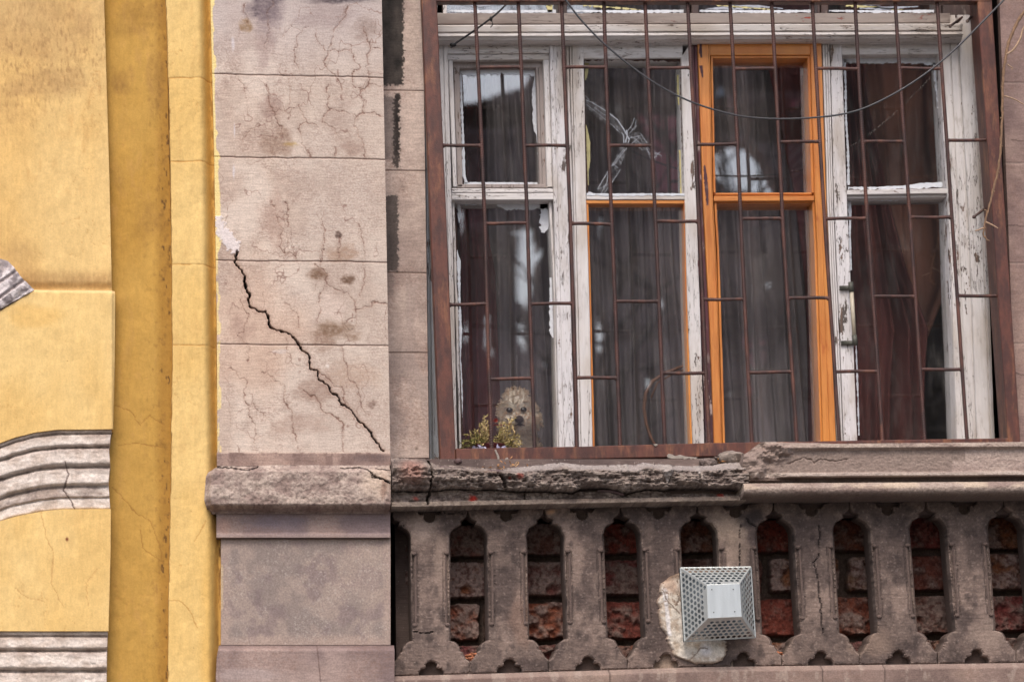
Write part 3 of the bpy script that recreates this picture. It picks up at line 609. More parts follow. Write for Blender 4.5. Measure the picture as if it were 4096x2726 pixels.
M['bal_face'] = m_relief('carved_stone', (.2, 1, 1), 180, .08, .00005, .00015, .2)
for k in range(len(Tx)-1):
    jt = lambda: random.uniform(-1.2, 1.2)
    left = [(x+jt(), y+jt()) for x, y in [bp(k, u, v, 1) for u, v in OUT]]; right = [(x+jt(), y+jt()) for x, y in [bp(k+1, u, v, -1) for u, v in OUT]]
    if k == 0: left = [(x, y) for x, y in left]
    xb0, xb1 = Bx[k]+1.2, Bx[k+1]-1.2; cb = (xb0+xb1)/2; ct = (Tx[k]+Tx[k+1])/2
    bot = [(xb0, botY(xb0))]; foil = [(-50, 0), (-49, 13), (-41, 25), (-29, 27), (-22, 31), (-24, 42), (-14, 53), (0, 57), (14, 53), (24, 42), (22, 31), (29, 27), (41, 25), (49, 13), (50, 0)]
    bot += [(cb+u, botY(cb+u)-h) for u, h in foil]+[(xb1, botY(xb1))]
    tf = [(52, 0), (48, 13), (36, 21), (23, 20), (24, 36), (15, 48), (0, 53), (-15, 48), (-24, 36), (-23, 20), (-36, 21), (-48, 13), (-52, 0)]
    top = [(ct+u, tipY(ct+u)-16+h+8) for u, h in tf]
    outl = left+bot+right[::-1]+top; pl = []
    for a, b in zip(outl, outl[1:]+outl[:1]):
        m = max(1, int(math.hypot(b[0]-a[0], b[1]-a[1])/7)); pl += [(a[0]+(b[0]-a[0])*t/m, a[1]+(b[1]-a[1])*t/m) for t in range(m)]
    pa = np.array(pl); pa[:, 0] += (fbm(pa[:, 0]/18, pa[:, 1]/18, 3, 380+k)-.5)*5; pa[:, 1] += (fbm(pa[:, 0]/18, pa[:, 1]/18, 3, 390+k)-.5)*4
    gx, gy_ = np.meshgrid(np.arange(pa[:, 0].min()+3, pa[:, 0].max(), 5.5), np.arange(pa[:, 1].min()+3, pa[:, 1].max(), 5.5)); gx = gx.ravel()+rs0.uniform(-1.2, 1.2, gx.size); gy_ = gy_.ravel()+rs0.uniform(-1.2, 1.2, gy_.size)
    n_ = len(pa); x0, y0 = pa[:, 0], pa[:, 1]; x1, y1 = np.roll(x0, -1), np.roll(y0, -1)
    ins = np.zeros(gx.size, bool)
    for q in range(n_):
        cnd = ((y0[q] > gy_) != (y1[q] > gy_)); ins ^= cnd & (gx < (x1[q]-x0[q])*(gy_-y0[q])/(y1[q]-y0[q]+1e-12)+x0[q])
    gx, gy_ = gx[ins], gy_[ins]; dd = np.hypot(gx[:, None]-x0[None], gy_[:, None]-y0[None]).min(1); keep = dd > 3.2; gx, gy_, dd = gx[keep], gy_[keep], dd[keep]
    vs = [Vector((float(a), float(b))) for a, b in pa]+[Vector((float(a), float(b))) for a, b in zip(gx, gy_)]
    ov, oe, of, *_r = delaunay_2d_cdt(vs, [], [list(range(n_))], 1, 1e-5)
    PX = np.array([v.x for v in ov]); PY = np.array([v.y for v in ov]); ed = np.hypot(PX[:, None]-x0[None], PY[:, None]-y0[None]).min(1)
    vv = (PY-tipY(PX))/(seamY(PX)-tipY(PX)); cl = Tx[k]+(Bx[k]-Tx[k])*vv; cr_ = Tx[k+1]+(Bx[k+1]-Tx[k+1])*vv; u_ = np.minimum(PX-cl, cr_-PX)
    n1 = fbm(PX/60, PY/70, 5, 400); n2 = fbm(PX/6, PY/5, 4, 410, .6); t_ = fbm(PX/40, PY/5, 2, 411)
    d = .006*(1-sst(0, 7, ed))**1.5+(n1-.5)*.006+(n2-.5)*.0022+(t_-.5)*.0012
    zone = sst(.27, .285, vv)*(1-sst(.745, .76, vv)); ch = zone*(1-sst(13, 17, u_-77)*1.0)*sst(2, 5, u_-77); d = d+ch*.009; gr_ = zone*(1-sst(1.5, 4, np.abs(u_-102))); d = d+gr_*.0035
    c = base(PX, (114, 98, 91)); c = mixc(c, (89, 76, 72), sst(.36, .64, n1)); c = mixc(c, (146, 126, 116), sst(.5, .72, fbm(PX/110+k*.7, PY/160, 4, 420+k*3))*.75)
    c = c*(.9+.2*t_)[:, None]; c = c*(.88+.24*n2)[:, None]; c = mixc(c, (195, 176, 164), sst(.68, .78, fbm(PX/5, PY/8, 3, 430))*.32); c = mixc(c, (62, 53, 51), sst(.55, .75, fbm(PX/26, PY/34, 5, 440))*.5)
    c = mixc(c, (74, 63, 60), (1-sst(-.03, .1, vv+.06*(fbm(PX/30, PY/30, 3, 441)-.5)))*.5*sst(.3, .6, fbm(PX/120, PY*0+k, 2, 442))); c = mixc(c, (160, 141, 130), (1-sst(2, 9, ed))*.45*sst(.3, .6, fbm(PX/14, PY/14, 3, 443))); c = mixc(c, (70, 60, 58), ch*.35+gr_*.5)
    for bx_, by_, rx_, ry_, col_, s_ in ((1690, 2110, 60, 80, (172, 152, 140), .8), (1760, 2240, 40, 160, (158, 138, 126), .6), (2915, 2110, 90, 90, (168, 148, 132), .75), (2960, 2230, 60, 120, (158, 138, 124), .55), (3005, 2075, 44, 46, (62, 54, 54), .85), (3012, 2150, 26, 60, (80, 68, 66), .7), (3960, 2540, 90, 70, (160, 140, 128), .6), (3480, 2560, 110, 70, (146, 124, 110), .6), (2205, 2045, 24, 12, (190, 150, 120), .8), (2080, 2480, 60, 120, (140, 112, 98), .5), (3320, 2090, 40, 60, (86, 74, 70), .6), (2870, 2640, 120, 30, (72, 62, 60), .7)):
        c = mixc(c, col_, blob(PX, PY, bx_, by_, rx_, ry_, 29, .6)*s_)
    for pts_, w_ in (([(3278, 2100), (3280, 2150), (3276, 2220), (3256, 2250), (3272, 2300), (3282, 2420), (3292, 2530)], 2.4), ([(2985, 2070), (3000, 2090), (3030, 2106)], 2.4), ([(2962, 2100), (2960, 2200), (2956, 2330)], 1.6), ([(1600, 2105), (1620, 2100)], 2), ([(1780, 2052), (1830, 2046), (1860, 2050)], 2), ([(1650, 2520), (1680, 2530), (1730, 2526)], 1.8)):
        D = seg_dist(PX, PY, pts_); w_ = w_*.7; m_ = 1-sst(w_*.6, w_*1.8, D); c = mixc(c, (44, 38, 38), m_*.85); d = d+m_*.006
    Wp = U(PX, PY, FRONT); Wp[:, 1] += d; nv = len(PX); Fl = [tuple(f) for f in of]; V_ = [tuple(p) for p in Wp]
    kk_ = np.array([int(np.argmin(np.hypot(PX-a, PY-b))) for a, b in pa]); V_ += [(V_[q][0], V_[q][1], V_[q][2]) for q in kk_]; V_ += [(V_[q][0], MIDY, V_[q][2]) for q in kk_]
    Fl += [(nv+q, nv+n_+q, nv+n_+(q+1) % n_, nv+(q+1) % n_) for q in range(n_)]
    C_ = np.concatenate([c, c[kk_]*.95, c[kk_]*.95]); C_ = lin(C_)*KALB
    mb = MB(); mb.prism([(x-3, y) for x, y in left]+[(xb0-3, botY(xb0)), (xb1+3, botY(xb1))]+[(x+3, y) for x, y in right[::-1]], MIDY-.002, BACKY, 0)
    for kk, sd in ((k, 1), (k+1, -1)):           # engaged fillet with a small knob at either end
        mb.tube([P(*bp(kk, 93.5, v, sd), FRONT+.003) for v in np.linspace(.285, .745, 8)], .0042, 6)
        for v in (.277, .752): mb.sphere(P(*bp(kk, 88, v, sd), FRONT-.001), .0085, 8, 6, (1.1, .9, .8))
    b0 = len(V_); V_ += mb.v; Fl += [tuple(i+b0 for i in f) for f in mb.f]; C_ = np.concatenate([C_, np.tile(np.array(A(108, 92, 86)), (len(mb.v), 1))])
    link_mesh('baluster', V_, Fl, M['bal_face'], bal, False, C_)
def f_rail(X, Y):
    c, d = tooled(X, Y, (132, 112, 104), (112, 94, 88), (146, 126, 114), 330); t = Y-botY(X)
    c = mixc(c, (158, 138, 128), (1-sst(14, 22, t))*.6); d = d+.03*(1-sst(0, 20, t))  # light on the upward chamfer is painted in as a paler strip
    for x in (2440, 3290, 3540): j = 1-sst(1, 4, np.abs(X-x)); c = mixc(c, (70, 58, 54), j*.7)
    c = mixc(c, (176, 160, 148), sst(.6, .72, fbm(X/30, Y/60, 4, 333))*.5)
    return d, c
relief('bottom_rail', (1570, 5008), (lambda X: botY(X)-2, lambda X: 2860+0*X), 4, -.01, f_rail, M['coping'], bal, .17)
bm = MB(); bm.box((P(1578, 0, 0).x, -.01, 0), (P(5008, 0, 0).x, .5, P(2500, 2860, -.01).z)); bm.build('lower_wall', stone_plain, bal)
# broken ledge
LIP = lambda X: 2019-.0185*(X-1700)
yc = interp([(1560, 1966), (1700, 1966), (1788, 1957), (1991, 1960), (2088, 1965), (2200, 1968), (2286, 1972), (2322, 1961), (2430, 1961), (2499, 1977), (2575, 1960), (2683, 1965), (2800, 1962), (2928, 1966), (2990, 1966)])
ytop = interp([(1560, 1832), (1700, 1836), (1740, 1858), (1800, 1862), (1900, 1868), (1960, 1876), (2040, 1872), (2110, 1866), (2240, 1850), (2290, 1856), (2350, 1862), (2540, 1860), (2570, 1850), (2640, 1860), (2780, 1866), (2850, 1862), (2900, 1852), (2950, 1850)])
def f_led(X, Y):
    n = fbm(X/34, Y/22, 5, 340)*.5+fbm(X/70, Y/13, 5, 348)*.5; n = .5+(n-.5)*1.25; n2 = fbm(X/8, Y/7, 4, 341); yt = ytop(X)+6*(fbm(X/16, Y/50, 3, 349)-.5); c0 = yc(X)+7*(fbm(X/18, Y/60, 3, 342)-.5)
    gap = np.interp(X, [1560, 1740, 2000, 2280, 2330, 2480, 2520, 2640, 2680, 2900, 2975], [2, 3, 3, 4, 12, 12, 3, 5, 16, 18, 10])
    t = (Y-yt)/(c0-yt)
    up = -.012-.062*sst(0, .34, t)+.02*sst(.62, 1.0, t)**2+(n-.5)*.07*sst(.15, .4, t)+(n2-.5)*.016
    up = up+.02*(1-sst(0, .10, t))*0
    lo = -.012+(fbm(X/50, Y/16, 4, 343)-.5)*.03+(n2-.5)*.008
    l = LIP(X); lip = -.036+(n2-.5)*.004
    d = np.where(Y < c0, up, lo)
    crk = sst(-gap*.5-1, -gap*.5+3, Y-c0)*(1-sst(gap*.5-2, gap*.5+3, Y-c0)); d = d+crk*.11
    k = sst(l-12, l-7, Y); d = d*(1-k)+lip*k; kk = sst(l+11, l+15, Y); d = d+kk*.09
    c = base(X, (140, 126, 118)); c = mixc(c, (112, 98, 92), sst(.42, .62, n)); c = mixc(c, (166, 152, 142), sst(.52, .7, fbm(X/22, Y/14, 4, 345))*.7); c = mixc(c, (84, 72, 68), sst(.55, .7, n2)*.55)
    sm = (1-sst(.2, .42, t+.35*(fbm(X/60, Y/60, 3, 346)-.5)))*(Y < c0)*sst(1980, 2080, X); c = mixc(c, (164, 154, 150), sm*.8)
    dr = np.maximum.reduce([(1-sst(.6, 1, np.abs(X-x)/(3+w*np.clip((yb-Y)/70, 0, 1))))*(Y < yb) for x, yb, w in ((2655, 1943, 30), (2498, 1902, 16), (2470, 1896, 14), (2780, 1912, 22))]); c = mixc(c, (166, 156, 150), dr*.9); d = d-dr*.012
    lump = blob(X, Y, 1640, 1900, 62, 62, 17, .35); c = mixc(c, (160, 120, 108), lump*.8); d = d-lump*.02
    for x, y, r, s in ((1893, 1995, 20, 1), (2875, 1984, 18, .8), (2070, 1915, 16, .5), (1662, 1995, 14, .6), (2030, 1922, 7, .6)): c = mixc(c, (168, 58, 48), blob(X, Y, x, y, r, r*.8, 18, .5)*s)
    c = mixc(c, (152, 136, 122), k*(1-kk)*.45); c = mixc(c, (90, 76, 70), blob(X, Y, 2300, 2000, 200, 14, 19)*.6)
    for pts, w in (([(1712, 1850), (1722, 1900), (1716, 1960), (1706, 2020)], 4), ([(2097, 1965), (2100, 2000)], 2.5), ([(1990, 1870), (1985, 1900), (2010, 1930), (2016, 1955)], 7)):
        D = seg_dist(X+(n-.5)*10, Y, pts); m = 1-sst(w*.6, w*1.5, D); c = mixc(c, (62, 52, 48), m*.7); d = d+m*.03
    c = mixc(c, (120, 92, 74), blob(X, Y, 1950, 1897, 44, 6, 20)*.5)
    return d, c
relief('broken_ledge', (1563, 2975), (lambda X: ytop(X), lambda X: LIP(X)+16), 2.3, -.015, f_led, M['rough'], bal, .3)
# sound coping to the right
def f_cop(X, Y):
    q = Y+np.interp(X, [2950, 3073, 4096, 5200], [-1, 0, 7.5, 12])
    n = fbm(X/30, Y/20, 5, 350); n2 = fbm(X/7, Y/6, 3, 351)
    h = np.interp(q, [1776, 1786, 1790, 1808, 1813, 1818, 1902, 1907, 1920, 1926, 1940, 1944], [.066, .07, .086, .088, .076, .070, .070, .084, .086, .052, .05, .062])
    tor = np.clip((q-1971)/29, -1, 1); h = np.where(q > 1942, .058+.042*np.sqrt(np.clip(1-tor**2, 0, 1)), h)
    chip = (1-sst(3070, 3140, X+40*(n-.5)))
    h = h*(1-chip)+chip*np.where(q < 1935, .066+(n-.5)*.03, h)
    lump = blob(X, Y, 3085, 1818, 75, 44, 21, .5); h = h+lump*(.02+.05*(n-.5)); l2 = blob(X, Y, 3010, 1870, 55, 56, 22, .35); h = h+l2*.02
    c = base(X, (158, 142, 132)); c = mixc(c, (136, 118, 110), sst(.4, .6, fbm(X/180, Y/30, 4, 352))); c = mixc(c, (110, 94, 86), sst(.52, .7, n2)*.35)
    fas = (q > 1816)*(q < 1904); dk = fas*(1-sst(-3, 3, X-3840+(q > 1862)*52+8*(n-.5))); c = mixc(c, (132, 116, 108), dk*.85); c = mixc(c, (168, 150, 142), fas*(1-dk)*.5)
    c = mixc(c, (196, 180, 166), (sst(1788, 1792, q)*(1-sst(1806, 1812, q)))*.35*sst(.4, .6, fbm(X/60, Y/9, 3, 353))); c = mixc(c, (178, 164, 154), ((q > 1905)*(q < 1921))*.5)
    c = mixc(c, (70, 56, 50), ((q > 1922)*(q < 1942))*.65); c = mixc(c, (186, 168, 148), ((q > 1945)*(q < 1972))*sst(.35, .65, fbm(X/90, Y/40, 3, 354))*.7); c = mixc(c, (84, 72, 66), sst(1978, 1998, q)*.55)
    for pts in ([(3215, 1845), (3240, 1862), (3262, 1848), (3300, 1856), (3370, 1848)], [(3130, 1868), (3190, 1840), (3230, 1850)]): D = seg_dist(X, Y+(n-.5)*12, pts); c = mixc(c, (92, 76, 70), (1-sst(1, 3.4, D))*.8); h = h-(1-sst(1, 3.4, D))*.004
    c = np.clip(c*1.09, 0, 1)
    return -h+(n2-.5)*.004+(n-.5)*.004, c
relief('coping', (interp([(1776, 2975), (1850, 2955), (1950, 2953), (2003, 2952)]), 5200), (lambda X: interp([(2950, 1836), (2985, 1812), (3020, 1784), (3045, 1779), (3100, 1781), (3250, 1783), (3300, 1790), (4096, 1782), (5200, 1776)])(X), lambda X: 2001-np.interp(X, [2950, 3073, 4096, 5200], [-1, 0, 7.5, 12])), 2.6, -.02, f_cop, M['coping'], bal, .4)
bm = MB(); zs = P(1800, 1852, .1).z; bm.box((P(1563, 0, .1).x, .005, zs-.13), (P(5100, 0, 0).x, .55, zs)); bm.build('ledge_bed', M['baluster'], bal)
bm = MB(); bm.box((P(1563, 0, .1).x, .078, P(2500, 2046, 0).z), (P(5100, 0, 0).x, .17, zs-.131)); bm.build('ledge_soffit', M['baluster'], bal)
# brick infill behind the openings
bw = empty('brick_wall', P(2800, 2690, .25), 'crumbling red brick wall seen through the openings of the balustrade', 'wall')
rs = np.random.RandomState(5); BR = rs.rand(8, 40, 6)
def f_brk(X, Y):
    Yn = Y+.0155*(X-1873)+(fbm(X/40, Y/40, 3, 360)-.5)*10; Xn = X+(fbm(X/40, Y/40, 3, 361)-.5)*16
    rows = np.array([1960, 2085, 2236, 2400, 2572, 2740, 2900]); r = np.clip(np.searchsorted(rows, Yn)-1, 0, 5); y0 = rows[r]; y1 = rows[r+1]
    off = np.array([40, 150, 168, 140, 130, 0])[r]; off = np.where((r == 2) & (X > 2960) & (X < 3560), 277, off); off = np.where((r == 3) & (X < 2010), 62, off); off = off+22*(vn(np.floor(X/307.+.0)*1.0, r*3.1, 77)-.5); xb = (Xn-1560-off)/307.0; k = np.clip(np.floor(xb).astype(int)+2, 0, 39); fx = (xb-np.floor(xb))*307
    g = np.minimum(np.minimum(fx, 307-fx), np.minimum(Yn-y0, y1-Yn)); rd = 8+6*BR[r, k, 5]
    cxn = np.minimum(fx, 307-fx); cyn = np.minimum(Yn-y0, y1-Yn); a = np.clip(30-cxn, 0, 30); b = np.clip(30-cyn, 0, 30); e = 30-np.hypot(a, b)+6*(fbm(X/14, Y/14, 3, 363)-.5)
    b_ = sst(rd-3, rd+5, e); n = fbm(X/26, Y/26, 5, 364)
    red = np.stack([.46+.12*BR[r, k, 0], .25+.10*BR[r, k, 1], .21+.08*BR[r, k, 2]], -1)
    gry = np.stack([.50+.14*BR[r, k, 1], .42+.13*BR[r, k, 1], .39+.13*BR[r, k, 1]], -1)
    m = sst(-.2, .2, fbm(X/48+BR[r, k, 3]*9, Y/40, 5, 365)-(.66-.34*BR[r, k, 3])); c = red*(1-m[..., None])+gry*m[..., None]
    c = mixc(c, (70, 36, 32), sst(.45, .8, fbm(X/12, Y/12, 5, 366))*.6); c = mixc(c, (150, 132, 124), sst(.55, .8, fbm(X/9, Y/12, 4, 367))*.35); c = mixc(c, (88, 74, 66), (1-b_)*.92)
    c = np.clip(c*1.0, 0, 1)
    d = .035*(1-b_)-(n-.5)*.022*b_-.018*m*b_+(BR[r, k, 4]-.5)*.02
    return d, c
relief('brick_face', (1620, 5200), (1960, 2830), 3, .25, f_brk, M['brick'], bw, .5)
bm = MB(); q0 = P(1500, 2000, .2); bm.box((P(1560, 0, .2).x, .235, P(2500, 2830, .2).z), (P(1625, 0, .25).x, .5, P(2500, 1960, .2).z)); bm.build('return_stone', M['baluster'], bw)
bm = MB()
for i, (x, y) in enumerate([(1889, 2628), (3120, 2618)]):
    for j in range(26):
        p = P(x+random.gauss(0, 15), y+random.gauss(0, 7), random.uniform(.05, .12)); bm.sphere(p, random.uniform(.003, .009), 6, 4, (1.3, 1, .6))
tag(bm.build('rubble', m_plain('rubble_bits', (172, 110, 80), .9, .35, 90)), 'small heap of reddish crumbs lying in the foot of the balustrade openings', 'rubble', kind='stuff')
# ================================================================== WINDOW
win = empty('window', P(2800, 1840, .3), 'wide old four-leaf window with peeling white paint and one orange leaf, behind the bars', 'window')
YF = .27; YS = .295; YG = .335; YB = .40
def part(name, mat, strips, parent=win):
    mb = MB()
    for s in strips: mb.strip(*s[:4], **(s[4] if len(s) > 4 else {}))
    return mb.build(name, mat, parent)
def groove(*at, depth=.007, w=.03, bev=.04):      # flat board with run grooves
    p = [(0, .004), (bev, 0)]
    for a in at: p += [(a-w, 0), (a-w*.3, depth), (a+w*.3, depth), (a+w, 0)]
    return p+[(1-bev, 0), (1, .004)]
part('outer_stile', M['white_v'], [([(1741, -100), (1748, 100), (1762, 800), (1790, 1860)], [(1788, -100), (1790, 100), (1806, 720), (1820, 1260), (1832, 1860)], YF, YB, dict(prof=groove(.55)))])
part('outer_edge', M['grey_v'], [([(1690, -100), (1694, 100), (1704, 900), (1716, 1866)], [(1741, -100), (1748, 100), (1762, 800), (1790, 1866)], YF-.012, YB, dict(prof=groove(.18, w=.06)))])
part('outer_stile', M['white_v'], [([(3755, 60), (3766, 172), (3796, 900), (3828, 1800)], [(3897, 60), (3901, 172), (3949, 900), (3982, 1800)], YF, YB, dict(prof=[(0, .012), (.02, .004), (.22, .0), (.24, .009), (.27, .009), (.29, .004), (.46, .002), (.48, .012), (.52, .012), (.54, .001), (.86, 0), (.88, .008), (.91, .008), (.93, .0), (1, .004)]))])
part('transom', M['white_h'], [([(1746, 97), (3852, 91)], [(1746, 166), (3852, 157)], YF-.055, YB, dict(n=40, prof=[(0, .02), (.03, .004), (.1, 0), (.42, .002), (.46, .012), (.52, .012), (.56, .0), (.72, -.004), (.8, .006), (.9, .012), (1, .03)]))])
part('upper_board', M['grey_h'], [([(1746, 52), (3800, 52)], [(1746, 98), (3800, 92)], YF-.01, YB, dict(n=30))])
part('top_shadow_board', M['white_h'], [([(1790, 160), (3760, 152)], [(1790, 178), (3760, 172)], YF+.022, YB)])
part('corner_block', M['dark_v'], [([(3768, -200), (3768, 62)], [(3902, -200), (3902, 84)], YF+.01, YB)])
UP = []
up = [(1776, 2255), (2263, 2746), (2796, 3268), (3314, 3754)]
for i, (a, b) in enumerate(up):
    part('upper_mullion', M['dark_v'], [([(a-30, -200), (a-30, 53)], [(a, -200), (a, 53)], YF, YB), ([(b, -200), (b, 53)], [(b+14, -200), (b+14, 53)], YF, YB)])
    mb = MB(); mb.strip([(a, -200), (a, 54)], [(b, -200), (b, 54)], YG, YG+.004, n=3, jit=0, bev=.5); gp = mb.build('upper_pane', M['glass'], win); UP.append(gp)
# four leaves. each: boards, pane(s), beads, smears
def pane(q, parent, yf=YG):
    mb = MB(); mb.strip([q[0], q[3]], [q[1], q[2]], yf, yf+.004, n=3, jit=0, bev=.4); return mb.build('pane', M['glass'], parent)
def smear(pts, parent, mat=None, seed=0, name='paint_smear', y=YG-.0015, amp=5, reach=0):
    # ragged brush edge: pts = [(x, y, half width)], centre line
    R = random.Random(seed); mb = MB(); P3 = []
    xs = np.array([p[0] for p in pts], float); ys = np.array([p[1] for p in pts], float); ws = np.array([p[2] for p in pts], float)
    L = np.concatenate([[0], np.cumsum(np.hypot(np.diff(xs), np.diff(ys)))]); n = max(6, int(L[-1]/4)); t = np.linspace(0, L[-1], n)
    x = np.interp(t, L, xs); yy = np.interp(t, L, ys); w = np.interp(t, L, ws)*(1.3 if name == 'paint_smear' else 1)
    dx = np.gradient(x); dy = np.gradient(yy); l = np.hypot(dx, dy)+1e-6; nx, ny = -dy/l, dx/l
    def e(): 
        a = vn(t/9, t*0, seed+500)*.6+vn(t/3.5, t*0, seed+501)*.4; return (a-.5)*2*amp
    ea, eb = e(), e()*.4
    V = []; 
    for i in range(n):
        for s_, ee in ((1, ea[i]), (-1, eb[i])):
            q = U(x[i]+nx[i]*s_*max(.3, w[i]+ee), yy[i]+ny[i]*s_*max(.3, w[i]+ee), y); V.append(tuple(q))
    Vb = [(a, b+.001, c) for a, b, c in V]; m = len(V); Fc = []
    for i in range(n-1):
        Fc += [(2*i, 2*i+1, 2*i+3, 2*i+2), (m+2*i, m+2*i+2, m+2*i+3, m+2*i+1), (2*i, 2*i+2, m+2*i+2, m+2*i), (2*i+1, m+2*i+1, m+2*i+3, 2*i+3)]
    mb.add(V+Vb, Fc); return mb.build(name, mat or M['smear'], parent)
wash = m_plain('limewash_streak', (168, 172, 184), .6, .25, 40, (1, 1, 3))
for i, (a, b) in enumerate(up):
    rr = random.Random(i+70)
    smear([(a+2, 44, 3), ((a+b)/2, 47, 4), (b-2, 45, 4)], UP[i], seed=60+i, amp=4)
    for j in range(4):
        x0 = rr.uniform(a+5, b-160); w_ = rr.uniform(90, 260); y0 = rr.uniform(-10, 36); smear([(x0, y0, 1), (x0+w_*.4, y0+rr.uniform(-8, 8), 7), (min(b-4, x0+w_), y0+rr.uniform(-12, 14), 1)], UP[i], mat=wash, seed=80+i*5+j, name='limewash_streak', amp=3)
    if i in (1, 2, 3): smear([(a+70, 22, 1), (a+150, 28, 4), (a+260, 36, 2), (a+300, 40, 1)], UP[i], mat=M['yellowed'], seed=120+i, name='yellowed_tape', amp=6)
smear([(2196, 0, 12), (2200, 50, 10)], UP[0], mat=M['yellowed'], seed=130, name='yellowed_tape', amp=5)
# --- leaf 1
s1 = part('leaf', M['white_v'], [
  ([(1792, 243), (1812, 745)], [(1812, 243), (1829, 745)], YS-.015, YB),
  ([(2172, 240), (2188, 746)], [(2197, 240), (2212, 746)], YS-.015, YB),
  ([(1806, 806), (1822, 1260), (1838, 1860)], [(1818, 806), (1832, 1260), (1848, 1860)], YS, YB, dict(jit=1.5)),
  ([(2196, 806), (2215, 1155), (2230, 1860)], [(2208, 806), (2222, 1155), (2236, 1860)], YS, YB, dict(jit=1.5))])
s1['label'] = 'leftmost leaf with a small hinged vent above'
part('head_rail', M['white_h'], [([(1788, 178), (2196, 178)], [(1788, 216), (2196, 214)], YS-.02, YB), ([(1788, 217), (2196, 215)], [(1790, 242), (2196, 240)], YS-.014, YB)], s1)
part('mid_rail', M['white_h'], [([(1808, 752), (2212, 752)], [(1808, 771), (2212, 770)], YS-.016, YB), ([(1808, 772), (2212, 771)], [(1808, 800), (2214, 800)], YS-.024, YB)], s1)
part('vent_frame', M['vent_v'], [([(1812, 244), (2168, 244)], [(1812, 275), (2168, 272)], YS+.012, YB), ([(1813, 270), (1829, 745)], [(1839, 270), (1852, 745)], YS+.010, YB),
  ([(2142, 270), (2158, 745)], [(2172, 270), (2188, 745)], YS+.012, YB, dict(prof=groove(.4))), ([(1828, 735), (2184, 735)], [(1828, 752), (2186, 752)], YS+.01, YB)], s1)
pane([(1830, 270), (2160, 270), (2170, 745), (1840, 745)], s1); pane([(1806, 800), (2210, 800), (2240, 1860), (1838, 1860)], s1)
smear([(1842, 282, 9), (1880, 290, 12), (1950, 286, 9), (2040, 286, 8), (2110, 286, 10), (2150, 296, 9)], s1, seed=1, amp=8)
smear([(1842, 290, 3), (1846, 400, 3), (1852, 560, 4), (1856, 700, 4), (1866, 734, 5)], s1, seed=2, amp=4); smear([(1856, 734, 3), (1900, 735, 5), (2010, 733, 3), (2150, 733, 3)], s1, seed=3, amp=4)
smear([(2146, 300, 5), (2140, 370, 9), (2143, 480, 9), (2154, 560, 6), (2160, 640, 4), (2162, 734, 3)], s1, seed=4, amp=5)
smear([(1830, 812, 5), (1870, 812, 7), (1930, 810, 5)], s1, seed=5, amp=5); smear([(1834, 810, 4), (1838, 850, 5), (1836, 890, 2)], s1, seed=6, amp=3)
smear([(1985, 815, 3), (2010, 822, 10), (2080, 822, 12), (2150, 818, 12), (2200, 822, 12)], s1, seed=7, amp=8); smear([(2180, 815, 16), (2184, 860, 18), (2178, 900, 16), (2172, 930, 5)], s1, seed=8, amp=12)
smear([(1826, 1000, 3), (1834, 1050, 7), (1836, 1110, 4), (1838, 1200, 3), (1842, 1320, 5), (1840, 1430, 3), (1846, 1560, 4), (1844, 1700, 4)], s1, seed=9, amp=5)
smear([(2203, 1110, 3), (2206, 1150, 6), (2204, 1250, 5), (2208, 1320, 7), (2214, 1350, 2)], s1, seed=10, amp=5)
smear([(2224, 1560, 2), (2226, 1640, 4), (2230, 1770, 3)], s1, seed=11, amp=3)
smear([(2216, 1370, 2), (2222, 1500, 3), (2226, 1650, 3), (2232, 1800, 3)], s1, mat=m_plain('crumbled_putty', (88, 66, 58), .95, .4, 160, bump=.003), seed=12, name='old_putty', y=YG-.004, amp=3)
smear([(1812, 806, 4), (1900, 806, 3), (1990, 808, 5), (2200, 806, 5)], s1, mat=bpy.data.materials['crumbled_putty'], seed=13, name='old_putty', y=YG-.006, amp=4)
smear([(1822, 830, 3), (1826, 1100, 3), (1833, 1350, 4), (1842, 1600, 4), (1848, 1740, 4)], s1, mat=bpy.data.materials['crumbled_putty'], seed=14, name='old_putty', y=YG-.006, amp=4)
# --- posts between leaves
part('post', M['worn_v'], [([(2197, 172), (2212, 745), (2222, 1155), (2236, 1860)], [(2252, 172), (2272, 745), (2302, 1860)], YF, YB, dict(prof=groove(.3, depth=.003))),
  ([(2253, 172), (2273, 745), (2303, 1860)], [(2276, 172), (2291, 745), (2316, 1860)], YF+.01, YB, dict(prof=groove(.45, w=.1)))])
# --- leaf 2
s2 = part('leaf', M['white_v'], [([(2277, 176), (2292, 745), (2317, 1860)], [(2336, 176), (2346, 780), (2358, 1155), (2374, 1860)], YS-.02, YB, dict(prof=groove(.15, w=.04))),
  ([(2724, 232), (2738, 780), (2748, 1160), (2774, 1860)], [(2760, 176), (2787, 820), (2822, 1860)], YS-.02, YB)])
s2['label'] = 'second leaf from the left with a cracked and taped upper pane'
part('head_rail', M['white_h'], [([(2326, 178), (2730, 176)], [(2330, 236), (2730, 233)], YS-.018, YB)], s2)
part('mid_rail', M['white_h'], [([(2346, 779), (2742, 779)], [(2346, 799), (2742, 799)], YS-.016, YB)], s2)
pane([(2330, 232), (2728, 232), (2742, 785), (2340, 785)], s2); pane([(2342, 800), (2748, 800), (2780, 1860), (2368, 1860)], s2)
part('glazing_bead', M['orange_h'], [([(2344, 799), (2745, 799)], [(2346, 816), (2745, 816)], YS-.012, YG, dict(bev=3))], s2)
part('glazing_bead', M['orange_v'], [([(2344, 816), (2356, 1155), (2371, 1860)], [(2354, 816), (2364, 1155), (2381, 1860)], YS-.01, YG, dict(bev=2))], s2)
part('glazing_bead', M['orange_v'], [([(2735, 816), (2741, 1155), (2764, 1860)], [(2745, 816), (2750, 1155), (2774, 1860)], YS-.01, YG, dict(bev=2))], s2)
